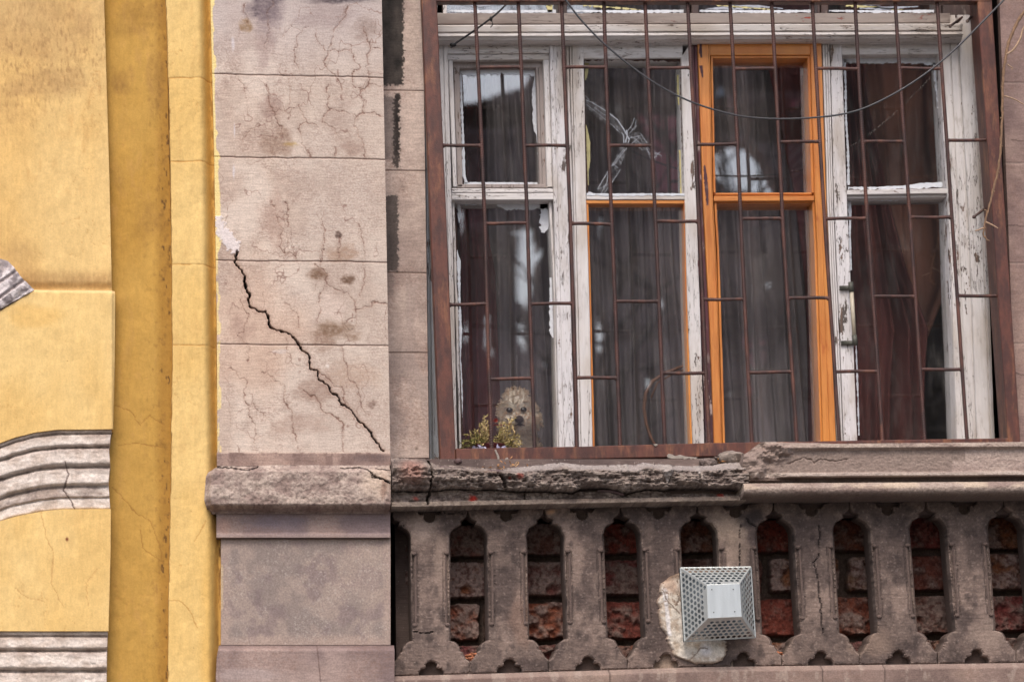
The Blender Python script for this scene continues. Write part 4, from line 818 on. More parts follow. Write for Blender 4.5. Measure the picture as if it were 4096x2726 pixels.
pt = bpy.data.materials['crumbled_putty']
smear([(2338, 238, 6), (2420, 236, 6), (2560, 238, 5), (2700, 238, 8), (2722, 240, 8)], s2, mat=pt, seed=15, name='old_putty', y=YS-.004, amp=5)
smear([(2335, 240, 3), (2340, 500, 3), (2350, 780, 3)], s2, mat=pt, seed=16, name='old_putty', y=YS-.002, amp=3); smear([(2722, 240, 3), (2728, 500, 3), (2738, 780, 4)], s2, mat=pt, seed=17, name='old_putty', y=YS-.002, amp=3)
smear([(2346, 776, 3), (2450, 779, 4), (2600, 777, 3), (2738, 778, 4)], s2, mat=M['smear'], seed=18, y=YS-.018, amp=4)
smear([(2346, 245, 9), (2346, 285, 8), (2342, 320, 2)], s2, mat=M['yellowed'], seed=19, name='yellowed_tape', amp=5); smear([(2344, 500, 2), (2352, 570, 9), (2353, 640, 8), (2350, 690, 4), (2353, 740, 3)], s2, mat=M['yellowed'], seed=20, name='yellowed_tape', amp=3)
smear([(2712, 300, 3), (2712, 370, 4), (2716, 420, 2)], s2, mat=M['yellowed'], seed=21, name='yellowed_tape', amp=3); smear([(2720, 600, 3), (2724, 700, 5), (2726, 775, 5)], s2, mat=M['yellowed'], seed=22, name='yellowed_tape', amp=3)
smear([(2352, 770, 3), (2370, 774, 3)], s2, seed=23, amp=3)
def m_film():
    n = N('clear_tape'); tr = n.n('ShaderNodeBsdfTransparent'); df = n.n('ShaderNodeBsdfPrincipled'); df.inputs['Base Color'].default_value = A(205, 208, 216)+(1,); df.inputs['Roughness'].default_value = .3
    mx = n.n('ShaderNodeMixShader'); n.L(n.ramp(n.noise(60, (1, 1, 1), 4, .7), .4, .8, .0, .22), mx.inputs[0]); n.L(tr.outputs[0], mx.inputs[1]); n.L(df.outputs[0], mx.inputs[2]); n.L(mx.outputs[0], n.out.inputs[0]); return n.m
M['film'] = m_film()
def m_scr():
    n = N('fracture_lines'); tr = n.n('ShaderNodeBsdfTransparent'); df = n.n('ShaderNodeBsdfPrincipled'); df.inputs['Base Color'].default_value = A(225, 230, 240)+(1,); df.inputs['Roughness'].default_value = .25
    mx = n.n('ShaderNodeMixShader'); mx.inputs[0].default_value = .55; n.L(tr.outputs[0], mx.inputs[1]); n.L(df.outputs[0], mx.inputs[2]); n.L(mx.outputs[0], n.out.inputs[0]); return n.m
ZC = lambda L: [(2250+x/2.24, 150+y/2.24) for x, y in L]
mb = MB()
def ln(pts, r, mbb): mbb.tube([P(x, y, YG-.002) for x, y in ZC(pts)], [r*PXM]*len(pts), 5)
for pts, r in (([(210, 560), (260, 580), (320, 615), (400, 665), (450, 700), (500, 750), (540, 810), (570, 860), (590, 905)], 1.6), ([(430, 690), (490, 735), (545, 815), (580, 880), (595, 915)], 2.6), ([(530, 850), (548, 880), (550, 945)], 2.0), ([(575, 830), (580, 880), (565, 940)], 3.0), ([(560, 850), (600, 910), (590, 940)], 2.2),
               ([(205, 520), (240, 560)], 1), ([(215, 600), (330, 690), (450, 790), (520, 860)], .8), ([(285, 625), (370, 690), (400, 700)], 1), ([(580, 840), (620, 790), (645, 720)], 1.2), ([(600, 860), (650, 800), (660, 740)], 1), ([(605, 800), (640, 830), (665, 790)], .9), ([(600, 900), (700, 880)], 1.1), ([(620, 950), (690, 890), (720, 940)], 1), ([(700, 860), (760, 950), (800, 1000)], 1), ([(600, 880), (640, 900), (700, 950)], .8),
               ([(550, 1000), (480, 1090), (420, 1180), (330, 1330), (310, 1360)], 1.1), ([(575, 990), (520, 1060), (470, 1130), (450, 1150)], 1.2), ([(450, 1130), (500, 1170)], 1), ([(410, 1200), (400, 1290), (350, 1390), (335, 1400)], 1.1), ([(520, 1180), (450, 1290), (370, 1400)], .9), ([(320, 1360), (420, 1310)], .8),
               ([(740, 960), (760, 1010), (800, 1060), (850, 1070)], .9), ([(830, 1030), (890, 1060)], 1), ([(800, 1100), (840, 1060), (880, 1020)], .8), ([(760, 1000), (790, 1090)], .7), ([(680, 980), (720, 1010)], .8), ([(505, 1100), (520, 1120)], 1)):
    ln(pts, r, mb)
mb.build('fractures', m_scr(), s2)
def film(poly):
    mbf = MB(); mbf.prism(ZC(poly), YG-.003, YG-.0022); return mbf
fb = film([(205, 545), (300, 580), (420, 655), (520, 745), (600, 880), (560, 900), (480, 830), (330, 730), (210, 620)]); fb.build('clear_tape', M['film'], s2)
film([(560, 900), (600, 930), (560, 1060), (450, 1300), (370, 1400), (305, 1365), (400, 1190), (500, 1020)]).build('clear_tape', M['film'], s2)
film([(580, 850), (700, 850), (800, 990), (890, 1060), (830, 1105), (740, 1010), (640, 940)]).build('clear_tape', M['film'], s2)
# --- leaf 3 (orange)
s3 = part('leaf', M['orange_v'], [([(2790, 172), (2812, 820), (2838, 1300), (2859, 1860)], [(2841, 172), (2852, 770), (2866, 1000), (2893, 1860)], YS-.03, YB, dict(prof=groove(.88, w=.02))),
  ([(3239, 172), (3258, 770), (3268, 1000), (3294, 1860)], [(3287, 172), (3307, 810), (3326, 1300), (3350, 1860)], YS-.03, YB, dict(prof=groove(.5, w=.02, depth=.002)))])
s3['label'] = 'bright orange varnished leaf, third from the left'
part('head_rail', M['orange_h'], [([(2841, 170), (3240, 170)], [(2841, 222), (3240, 221)], YS-.028, YB)], s3)
part('mid_rail', M['orange_h'], [([(2855, 771), (3250, 770)], [(2855, 780), (3250, 779)], YS-.012, YB), ([(2856, 782), (3256, 781)], [(2856, 806), (3256, 804)], YS-.03, YB)], s3)
part('glazing_bead', M['orange_h'], [([(2841, 223), (3240, 222)], [(2850, 234), (3230, 233)], YS-.02, YG, dict(bev=2)), ([(2856, 807), (3258, 805)], [(2864, 813), (3250, 812)], YS-.015, YG, dict(bev=1.5))], s3)
part('glazing_bead', M['orange_v'], [([(2842, 225), (2853, 770)], [(2852, 233), (2864, 770)], YS-.02, YG, dict(bev=2)), ([(3229, 233), (3245, 770)], [(3240, 224), (3258, 770)], YS-.02, YG, dict(bev=2)),
  ([(2857, 808), (2868, 1000), (2893, 1860)], [(2867, 812), (2877, 1000), (2904, 1860)], YS-.02, YG, dict(bev=2)), ([(3248, 812), (3257, 1000), (3284, 1860)], [(3259, 806), (3268, 1000), (3294, 1860)], YS-.02, YG, dict(bev=2))], s3)
pane([(2846, 228), (3234, 228), (3250, 775), (2858, 775)], s3); pane([(2860, 800), (3252, 800), (3288, 1860), (2896, 1860)], s3)
part('maroon_post', M['maroon_v'], [([(2762, 172), (2789, 820), (2824, 1860)], [(2790, 172), (2811, 820), (2838, 1300), (2860, 1860)], YF+.004, YB, dict(prof=groove(.5, w=.06)))])
smear([(2793, 1040, 3), (2800, 1090, 5), (2812, 1150, 3)], s3, mat=M['maroon_v'], seed=30, name='maroon_streak', y=YS-.0315, amp=3)
smear([(2803, 175, 5), (2802, 205, 6), (2806, 230, 3)], s3, mat=M['maroon_v'], seed=31, name='maroon_streak', y=YS-.0315, amp=4); smear([(2804, 262, 5), (2808, 290, 5), (2811, 310, 2)], s3, mat=M['maroon_v'], seed=32, name='maroon_streak', y=YS-.0315, amp=4)
smear([(2818, 660, 2), (2822, 700, 6), (2827, 770, 7), (2830, 820, 4)], s3, mat=M['maroon_v'], seed=33, name='maroon_streak', y=YS-.0315, amp=4)
# --- post and leaf 4
part('post', M['white_v'], [([(3288, 170), (3308, 810), (3327, 1300), (3351, 1860)], [(3319, 170), (3334, 810), (3356, 1300), (3376, 1860)], YF, YB, dict(prof=groove(.35, .7, w=.07)))])
s4 = part('leaf', M['worn_v'], [([(3320, 172), (3335, 810), (3357, 1300), (3377, 1860)], [(3368, 172), (3388, 760), (3408, 1200), (3434, 1860)], YS-.016, YB),
  ([(3754, 218), (3787, 760), (3800, 1200), (3832, 1860)], [(3764, 172), (3797, 900), (3830, 1860)], YS-.01, YB, dict(jit=1.2))])
s4['label'] = 'rightmost leaf with paint smeared round its panes and a pull handle'
part('head_rail', M['white_h'], [([(3364, 170), (3764, 168)], [(3366, 220), (3764, 217)], YS-.012, YB)], s4)
part('mid_rail', M['white_h'], [([(3388, 758), (3788, 752)], [(3388, 780), (3790, 774)], YS-.014, YB), ([(3389, 782), (3790, 776)], [(3389, 794), (3790, 788)], YS, YB)], s4)
pane([(3364, 215), (3758, 215), (3792, 765), (3384, 765)], s4); pane([(3386, 785), (3790, 785), (3836, 1860), (3430, 1860)], s4)
smear([(3378, 236, 10), (3440, 240, 12), (3560, 240, 9), (3680, 240, 11), (3745, 244, 13)], s4, seed=40, amp=6); smear([(3376, 230, 5), (3382, 330, 3), (3384, 480, 3), (3392, 600, 3), (3394, 740, 4)], s4, seed=41, amp=4)
smear([(3744, 250, 9), (3752, 340, 9), (3762, 420, 9), (3772, 500, 8), (3768, 560, 3)], s4, seed=42, amp=5); smear([(3392, 752, 4), (3500, 752, 3), (3620, 748, 5), (3690, 742, 8), (3770, 738, 8)], s4, seed=43, amp=5)
smear([(3394, 800, 4), (3480, 800, 4), (3600, 796, 4), (3770, 790, 4)], s4, seed=44, amp=4); smear([(3398, 805, 4), (3400, 850, 5), (3399, 930, 3), (3404, 1080, 3)], s4, seed=45, amp=4)
smear([(3784, 800, 3), (3784, 880, 4), (3790, 1050, 3), (3800, 1180, 4), (3810, 1400, 3), (3822, 1750, 3)], s4, seed=46, amp=3); smear([(3424, 1380, 1.5), (3428, 1480, 3), (3432, 1600, 2), (3436, 1740, 2)], s4, seed=47, amp=3)
smear([(3782, 550, 5), (3786, 640, 5), (3790, 740, 4)], s4, mat=pt, seed=48, name='old_putty', y=YS-.008, amp=3); smear([(3388, 790, 3), (3500, 789, 4), (3780, 784, 3)], s4, mat=pt, seed=49, name='old_putty', y=YG-.01, amp=3)
smear([(3798, 1000, 3), (3808, 1200, 4), (3826, 1500, 4), (3834, 1780, 4)], s4, mat=pt, seed=50, name='old_putty', y=YS-.012, amp=3)
hd = MB(); hd.tube([P(3406, 1165, .255), P(3417, 1345, .255)], .0075, 10); hnd = hd.build('pull_handle', m_plain('cream_plastic', (196, 186, 166), .4, .08), s4, True)
hd = MB(); 
for (x0, y0), (x1, y1), (bx, by) in (((3402, 1128), (3406, 1168), (3360, 1150)), ((3417, 1340), (3421, 1380), (3366, 1370))):
    hd.tube([P(x0, y0, .255), P(x1, y1, .255)], .0092, 10); hd.strip([(bx, by-8), (x1, by-9)], [(bx, by+8), (x1, by+7)], .268, .278, n=3, jit=0, bev=1.5); hd.tube([P(x1-2, by, .278), P(x1-2, by, .256)], .005, 6)
hd.build('bracket', m_plain('olive_metal', (84, 84, 76), .5, .15), s4, True)
mb = MB(); mb.box((P(1700, 1842, .3).x, .262, P(2500, 1900, .3).z), (P(4000, 1842, .3).x, .45, P(2800, 1838, .3).z)); mb.build('sill', M['grey_h'], win)
# ================================================================== ROOM BEHIND
rm = m_plain('dim_room_wall', (70, 58, 54), .9, .1, 3)
mb = MB(); X0, X1 = P(1690, 900, .4).x-.5, P(4000, 900, .4).x+.5; Z0, Z1 = P(1700, 1842, .3).z-.6, P(1700, -200, .3).z+.4
for a, b in (((X0, 3.0, Z0), (X1, 3.1, Z1)), ((X0-.1, .46, Z0), (X0, 3.1, Z1)), ((X1, .46, Z0), (X1+.1, 3.1, Z1)), ((X0, .46, Z0-.1), (X1, 3.1, Z0)), ((X0, .46, Z1), (X1, 3.1, Z1+.1))): mb.box(a, b)
tag(mb.build('interior_wall', rm), kind='structure')
# ================================================================== CURTAINS
def curtain(name, label, L, R, y, folds, amp, col, group, seed, sheen=0., darker=None, top=-60, bot=1840):
    Lf, Rf = interp([(b, a) for a, b in L]), interp([(b, a) for a, b in R]); rr = random.Random(seed)
    nx, ny = max(20, int(folds*10)), 60; u = np.linspace(0, 1, nx); v = np.linspace(top, bot, ny); uu, YY = np.meshgrid(u, v)
    ph = uu*folds+.5*(vn(uu*folds*.7, YY/900., seed)-.5)*2; f = np.sin(ph*2*math.pi)*.6+np.sin(ph*2*math.pi*1.93+seed)*.3+(vn(uu*folds*3, YY/1500., seed+3)-.5)*.8
    XX = Lf(YY)+(Rf(YY)-Lf(YY))*uu
    W = U(XX, YY, y); W[..., 1] += f*amp
    tone = .45+.85*vn(uu*folds*1.3, YY/2500., seed+5); tone = tone*(.9+.2*vn(uu*folds*6, YY/4000., seed+6))  # pale and dark stripes paint fold shading into the cloth
    C = (np.array(A(*col))[None, None, :]*tone[..., None]).reshape(-1, 3)
    I = np.arange(nx*ny).reshape(ny, nx); Fq = np.stack([I[:-1, :-1], I[1:, :-1], I[1:, 1:], I[:-1, 1:]], -1).reshape(-1, 4)
    if 'cloth' not in M:
        n = N('curtain_cloth'); c = n.scale(n.attr(), n.ramp(n.noise(500, (1, 1, .3), 2), .3, .7, .93, 1.07)); M['cloth'] = n.fin(c, .9, None, .15)
    o = link_mesh(name, W.reshape(-1, 3), Fq, M['cloth'], None, True, C, origin=(float(W[-1, nx//2, 0]), y, float(W[-1, nx//2, 2])))
    md = o.modifiers.new('thick', 'SOLIDIFY'); md.thickness = .001
    return tag(o, label, 'curtain', group)
G = 'curtains hanging inside the window'
curtain('sheer_curtain', 'pale sheer net curtain in narrow folds behind the three left leaves', [(1930, -60), (1985, 1840)], [(3190, -60), (3330, 1840)], .70, 24, .03, (146, 138, 142), G, 3)
curtain('drape', 'dark maroon drape hanging at the left edge, beside the dog', [(1800, 0), (1835, 1840)], [(1900, 0), (1925, 760), (1985, 1100), (2005, 1840)], .60, 3.2, .03, (104, 56, 60), G, 8)
curtain('drape', 'maroon drape slanting across the upper right of the orange leaf', [(3010, 0), (3092, 330), (3140, 600), (3175, 780), (3215, 1100), (3232, 1400), (3240, 1840)], [(3300, 0), (3330, 1840)], .60, 2.2, .03, (92, 46, 48), G, 12)
curtain('drape', 'thin brown curtain letting light through in the top of the rightmost leaf', [(3360, 0), (3420, 1300), (3440, 1840)], [(3735, 0), (3745, 600), (3790, 1150), (3700, 1380), (3640, 1840)], .66, 4.5, .014, (136, 94, 80), G, 21)
curtain('drape', 'heavy maroon drape in long folds across the lower rightmost leaf', [(3350, 0), (3380, 760), (3400, 1840)], [(3440, 0), (3475, 400), (3560, 760), (3640, 1080), (3720, 1320), (3700, 1500), (3690, 1840)], .58, 5.2, .04, (104, 60, 58), G, 27)
# wicker hoop
mb = MB(); hp = [(2772, 1452), (2720, 1468), (2660, 1492), (2610, 1524), (2584, 1570), (2576, 1630), (2584, 1690), (2604, 1750), (2632, 1800)]
mb.tube([P(x, y, .50) for x, y in hp], [.005, .006, .0065, .0065, .0065, .0065, .006, .006, .005], 8); hp2 = [(2770, 1466), (2700, 1490), (2630, 1530), (2604, 1590)]
mb.tube([P(x, y, .505) for x, y in hp2], .004, 6)
o = mb.build('wooden_hoop', m_plain('bent_cane', (130, 92, 74), .6, .15), None, True); tag(o, 'bent cane hoop standing behind the lower pane of the second leaf', 'hoop')
# ================================================================== SECURITY GRILLE
gr = empty('security_grille', P(1800, 1845, .08), 'rust brown welded steel grille of ribbed bars in front of the window', 'window grille')
GY, GB = .055, .095; BAR = .075
part('frame_post', M['frame_steel'], [([(1680, -170), (1685, 0), (1721, 900), (1760, 1846)], [(1742, -170), (1748, 0), (1788, 900), (1825, 1846)], GY, GB, dict(jit=.3, bev=3))], gr)
part('frame_post', M['frame_steel'], [([(3903, -170), (3909, 0), (3972, 900), (4031, 1752), (4036, 1850)], [(3963, -170), (3969, 0), (4025, 900), (4082, 1752), (4088, 1850)], GY, GY+.10, dict(jit=.3, bev=3))], gr)
part('frame_rail', M['frame_steel'], [([(1824, 1792), (2300, 1784), (2900, 1768), (4032, 1750)], [(1826, 1846), (2300, 1836), (2900, 1824), (4032, 1808)], GY-.002, GB, dict(jit=.4, bev=3))], gr)
part('frame_rail', M['frame_steel'], [([(1744, -50), (3966, -50)], [(1744, 7), (3966, 7)], GY-.002, GB, dict(jit=.3, bev=3))], gr)
bt = [1899, 2072, 2245, 2415, 2581, 2751, 2920, 3085, 3247, 3419, 3581, 3749]
bmx = [1940, 2111, 2283, 2447, 2621, 2795, 2964, 3132, 3300, 3470, 3640, 3808]
bb = [1965, 2136, 2307, 2480, 2660, 2838, 3007, 3186, 3356, 3530, 3700, 3870]
barx = [interp([(-60, a-2), (6, a), (893, m), (1770, b), (1800, b+1)]) for a, m, b in zip(bt, bmx, bb)]
for k in range(12):
    ys = np.arange(0, 1800, 2.6); pts = [P(barx[k](y)+1.2*math.sin(y/260.+k), y, BAR) for y in ys]
    mb = MB(); mb.tube(pts, .0066, 7, rib=.2, pitch=.0085); mb.build('bar', M['rebar'], gr, True)
ROW = [[(1, 269), (3, 269), (5, 272), (7, 275), (9, 275), (11, 274)], [(0, 582), (2, 582), (4, 582), (6, 577), (8, 567), (10, 566), (12, 561)], [(1, 893), (3, 895), (5, 885), (7, 874), (9, 874), (11, 869)],
       [(0, 1217), (2, 1214), (4, 1205), (6, 1197), (8, 1191), (10, 1185), (12, 1183)], [(1, 1514), (3, 1510), (5, 1492), (7, 1488), (9, 1485), (11, 1477)]]
LX = interp([(0, 1748), (900, 1788), (1846, 1825)]); RX = interp([(0, 3909), (900, 3972), (1752, 4031)])
for row in ROW:
    for i, y in row:
        xa = LX(y)-4 if i == 0 else barx[i-1](y)+3; xb = RX(y)+4 if i == 12 else barx[i](y)-3
        dy = random.uniform(-1.5, 1.5); n = int((xb-xa)/2.6)
        pts = [P(xa+(xb-xa)*t, y+dy*(t-.5)*2+.8*math.sin(t*5+i), BAR+.002) for t in np.linspace(0, 1, n)]
        mb = MB(); mb.tube(pts, .0060, 7, rib=.2, pitch=.0085)
        for e in (pts[1], pts[-2]): mb.sphere(e+Vector((0, 0, random.uniform(-.002, .001))), random.uniform(.0068, .0085), 8, 6, (1, .9, 1.1))
        mb.build('rung', M['rebar'], gr, True)
mort = m_plain('mortar_splash', (166, 156, 146), .9, .12, 80, bump=.002)
for poly, y in (([(1978, 1798), (1984, 1796), (1992, 1812), (1998, 1826), (1998, 1846), (1992, 1844), (1988, 1824)], GY-.006), ([(2021, 1832), (2030, 1828), (2036, 1838), (2030, 1846), (2022, 1842)], GY-.007), ([(2612, 1775), (2630, 1774), (2632, 1779), (2622, 1784)], GY-.007),
                ([(2668, 1822), (2674, 1813), (2690, 1816), (2700, 1823), (2720, 1817), (2742, 1824), (2790, 1828), (2782, 1838), (2772, 1833), (2765, 1838), (2758, 1832), (2748, 1834), (2738, 1842), (2732, 1833), (2690, 1834), (2672, 1830)], GY-.008)):
    mb = MB(); mb.prism(poly, y, GY+.004, 1.2); mb.build('mortar_splash', mort, gr)
# ================================================================== VENT COWL
vent = empty('vent_cowl', P(2870, 2414, 0), 'galvanised perforated pyramid flue guard fixed over the balustrade', 'vent')
zinc = m_plain('galvanised_zinc', (212, 216, 214), .38, .1, 30, (1, 1, .5), .55, .0006, .5); zincd = m_plain('zinc_plate', (206, 213, 217), .42, .06, 60, (1, 1, .12), .45, .0004, .5)
VB, VF = -.03, -.125
oc = [P(x, y, VB) for x, y in ((2722, 2270), (3003, 2266), (3021, 2547), (2739, 2563))]; ic = [P(x, y, VF) for x, y in ((2828, 2338), (2958, 2333), (2965, 2464), (2833, 2470))]
for k in range(4):
    a, b, c, d = oc[k], oc[(k+1) % 4], ic[(k+1) % 4], ic[k]
    ex = (b-a).normalized(); nrm = (b-a).cross(d-a).normalized(); ey = nrm.cross(ex)
    to2 = lambda p: ((p-a).dot(ex), (p-a).dot(ey))
    q = [to2(p) for p in (a, b, c, d)]
    if q[2][1] < 0: ey = -ey; q = [to2(p) for p in (a, b, c, d)]
    cu = bpy.data.curves.new('t', 'CURVE'); cu.dimensions = '2D'; cu.fill_mode = 'BOTH'; cu.extrude = .0006
    def spl(pts):
        s = cu.splines.new('POLY'); s.points.add(len(pts)-1)
        for i, (x, y) in enumerate(pts): s.points[i].co = (x, y, 0, 1)
        s.use_cyclic_u = True
    spl(q); pit = .0188; H = q[2][1]; r = .0067
    def inside(x, y, mgn):
        for i in range(4):
            (x0, y0), (x1, y1) = q[i], q[(i+1) % 4]; L = math.hypot(x1-x0, y1-y0)
            if ((x1-x0)*(y-y0)-(y1-y0)*(x-x0))/L < mgn: return False
        return True
    row = 0; y = .0105
    cxm = (q[2][0]+q[3][0])/2
    while y < H-.006:
        x = q[0][0]+(pit/2 if row % 2 else 0)
        while x < q[1][0]:
            if inside(x, y, r+.0022): spl([(x+r*math.cos(t*math.pi/6), y+r*math.sin(t*math.pi/6)) for t in range(12)])
            x += pit
        y += pit*.866; row += 1
    ob = bpy.data.objects.new('t', cu); COL.objects.link(ob); dg = bpy.context.evaluated_depsgraph_get(); dg.update()
    me = bpy.data.meshes.new_from_object(ob.evaluated_get(dg)); V = [a+ex*v.co.x+ey*v.co.y+nrm*v.co.z for v in me.vertices]; Fc = [tuple(p.vertices) for p in me.polygons]
    bpy.data.objects.remove(ob); bpy.data.curves.remove(cu); bpy.data.meshes.remove(me)
    link_mesh('perforated_side', V, Fc, zinc, vent)
def quadbox(mb, pts, dv):
    V = [tuple(p) for p in pts]+[tuple(p+dv) for p in pts]; mb.add(V, [(0, 1, 2, 3), (7, 6, 5, 4), (0, 4, 5, 1), (1, 5, 6, 2), (2, 6, 7, 3), (3, 7, 4, 0)])
mb = MB(); quadbox(mb, [p+Vector((0, -.0015, 0)) for p in ic], Vector((0, .0015, 0))); plate = mb.build('front_plate', zincd, vent)
rvm = m_plain('rivet_metal', (120, 120, 120), .4, .1, 30, metal=.6)
for x, y in ((2847, 2356), (2933, 2355), (2855, 2447), (2939, 2444)): mb = MB(); mb.tube([P(x, y, VF+.001), P(x, y, VF-.0032)], .0022, 8); mb.build('rivet', rvm, plate)
mb = MB()
for k in range(4):
    mb.tube([oc[k], oc[(k+1) % 4]], .0024, 6); mb.tube([oc[k], ic[k]], .002, 6); mb.tube([ic[k], ic[(k+1) % 4]], .0016, 6)
mb.build('edge_fold', zinc, vent)
mb = MB()
for k in range(4):
    a, b = oc[k], oc[(k+1) % 4]; dv = Vector((0, .03, 0)); n_ = ((a+b)/2-sum(oc, Vector())/4).normalized()*-.0012
    quadbox(mb, [a, b, b+dv, a+dv], n_)
mb.build('rim', m_plain('dark_rim', (92, 100, 104), .5, .1, 30, metal=.4), vent)
mb = MB(); c0 = (oc[0]+oc[2])/2; ccx = Vector((c0.x, 0, c0.z))
nn = 28; V = []
for yy, rr_ in ((.03, .066), (-.07, .066), (-.07, .060), (.03, .060)):
    V += [(ccx.x+rr_*math.cos(2*math.pi*i/nn), yy, ccx.z+rr_*math.sin(2*math.pi*i/nn)) for i in range(nn)]
mb.add(V, [(j*nn+i, j*nn+(i+1) % nn, (j+1)*nn+(i+1) % nn, (j+1)*nn+i) for j in range(3) for i in range(nn)])
mb.build('flue_pipe', m_plain('flue_aluminium', (176, 184, 190), .35, .08, 30, metal=.5), vent, True)
mb = MB(); mb.box((oc[0].x+.012, .012, oc[2].z+.012), (oc[1].x-.012, .014, oc[0].z-.012)); mb.build('back_plate', m_plain('back_zinc', (150, 160, 166), .45, .12, 30, metal=.4), vent)
def f_patch(X, Y):
    n = fbm(X/30, Y/30, 5, 400); n2 = fbm(X/9, Y/9, 4, 401)
    c = base(X, (212, 202, 190)); c = mixc(c, (184, 168, 152), sst(.45, .65, n)); c = mixc(c, (226, 222, 224), sst(0, 6, 12-np.abs(X-2668+(Y-2450)*-.1)-8*(n-.5))*(Y > 2350)*(Y < 2540)*.8)
    c = mixc(c, (222, 218, 220), blob(X, Y, 2822, 2598, 30, 32, 23, .25)*.9); c = mixc(c, (190, 160, 140), blob(X, Y, 2680, 2345, 36, 40, 24, .5)*.7); c = mixc(c, (118, 96, 80), sst(.6, .72, n2)*.7*(Y < 2420)); c = mixc(c, (110, 88, 72), blob(X, Y, 2690, 2300, 50, 22, 25)*.8)
    for pts in ([(2652, 2360), (2668, 2405), (2700, 2430), (2715, 2450)], [(2760, 2640), (2800, 2590), (2830, 2595)], [(2700, 2420), (2722, 2380)]): c = mixc(c, (110, 94, 82), (1-sst(1, 3.5, seg_dist(X, Y+(n-.5)*12, pts)))*.7)
    L = np.interp(Y, [2280, 2330, 2400, 2500, 2560, 2620, 2662], [2720, 2642, 2632, 2640, 2672, 2690, 2800])+22*(fbm(Y/18, X/60, 3, 402)-.5); R = np.interp(Y, [2280, 2540, 2560, 2600, 2640, 2662], [2760, 2800, 2905, 2918, 2890, 2830])+24*(fbm(Y/14, X/60, 3, 403)-.5)
    u = np.minimum(X-L, R-X); u = np.minimum(u, np.minimum(Y-2284, 2656-Y)+10*(n-.5)); m = sst(0, 16, u)
    c = mixc(c, (140, 116, 100), (1-sst(2, 14, u))*.7)
    return .004-.009*m+.03*(1-sst(-3, 3, u))+(n-.5)*.006*m+(n2-.5)*.003, c
pp = relief('mortar_patch', (2610, 2940), (2270, 2670), 2.6, .022, f_patch, M['rough'], bal, .06); pp['label'] = 'pale mortar patch round the flue'
# ================================================================== CABLES
cab = m_plain('grey_cable_sheath', (66, 66, 70), .45, .1, 60)
cp = [(2180, -140), (2232, -50), (2263, 0), (2330, 87), (2434, 191), (2590, 313), (2747, 400), (2921, 456), (3060, 474), (3216, 473), (3373, 456), (3494, 417), (3651, 330), (3807, 209), (4016, 0), (4130, -120)]
def smooth(pts, n):
    out = []
    for i in range(len(pts)-1):
        p0 = pts[max(i-1, 0)]; p1 = pts[i]; p2 = pts[i+1]; p3 = pts[min(i+2, len(pts)-1)]
        for t in np.linspace(0, 1, n, endpoint=False):
            out.append(tuple(.5*((2*p1[k])+(p2[k]-p0[k])*t+(2*p0[k]-5*p1[k]+4*p2[k]-p3[k])*t*t+(3*p1[k]-p0[k]-3*p2[k]+p3[k])*t**3) for k in range(len(p0))))
    return out+[pts[-1]]
mb = MB(); mb.tube([P(x, y, -.06) for x, y in smooth(cp, 8)], .0035, 8); tag(mb.build('cable', cab, None, True), 'long grey cable sagging in a loop across the front of the grille', 'cable')
mb = MB(); mb.tube([P(x, y, .17) for x, y in smooth([(2075, -60), (2036, 4), (1990, 52), (1950, 84), (1890, 128), (1830, 168), (1812, 180)], 5)], .0036, 8); mb.sphere(P(1812, 180, .17), .009, 8, 6, (1.4, 1, .9)); mb.sphere(P(1964, 76, .17), .006, 8, 6, (1, 1, 1.6)); mb.tube([P(1966, 80, .17), P(1972, 98, .168), P(1962, 110, .168)], .002, 5)
mb.tube([P(1812, 180, .17), P(1806, 188, .24)], .005, 6)
tag(mb.build('cable', m_plain('black_cable', (34, 32, 34), .5, .1), None, True), 'short black cable tied behind the bars above the leftmost leaf', 'cable')
# ================================================================== TWIG
bark = m_plain('twig_bark', (140, 110, 86), .8, .22, 90, bump=.002)
ZB = lambda L: [(3700+x/1.568, y/1.568) for x, y in L]
tw = empty('bare_twig', P(4300, -200, 0), 'bare brown creeper twig hanging down over the right grille post', 'twig')
main = smooth([(4420, -210), (4250, -90), (4150, 0)]+ZB([(621, 80), (570, 160), (528, 260), (508, 350), (490, 480), (486, 620), (481, 800), (474, 940), (455, 1080), (430, 1180), (402, 1300), (378, 1380), (366, 1470), (378, 1490), (402, 1512)]), 6)
n = len(main); mb = MB(); mb.tube([P(x+random.gauss(0, .9), y, -.02) for x, y in main], [(.0066-.0042*(i/n)**1.2)*(1+.12*math.sin(i*1.9)) for i in range(n)], 8)
for i in range(24, n-6, 7): mb.sphere(P(main[i][0]+random.choice((-4, 4)), main[i][1], -.02), .0042, 6, 4)
mb.build('stem', bark, tw, True)
for pts, r in (([(508, 343), (556, 310), (598, 240), (621, 170), (700, 60)], .0042), ([(498, 602), (560, 622), (621, 655), (690, 680)], .0026), ([(515, 402), (540, 420), (552, 428), (540, 436)], .0022), ([(380, 1392), (420, 1410), (458, 1432)], .0034), ([(366, 1430), (340, 1440), (314, 1447)], .0032), ([(372, 1318), (384, 1316)], .002)):
    mb = MB(); q = smooth(ZB(pts), 4); mb.tube([P(x, y, -.022) for x, y in q], [r*(1-.4*i/len(q)) for i in range(len(q))], 7); mb.build('side_shoot', m_plain('pale_bark', (176, 146, 120), .75, .2, 90, bump=.001) if 'pale' not in M else M['pale'], tw, True)
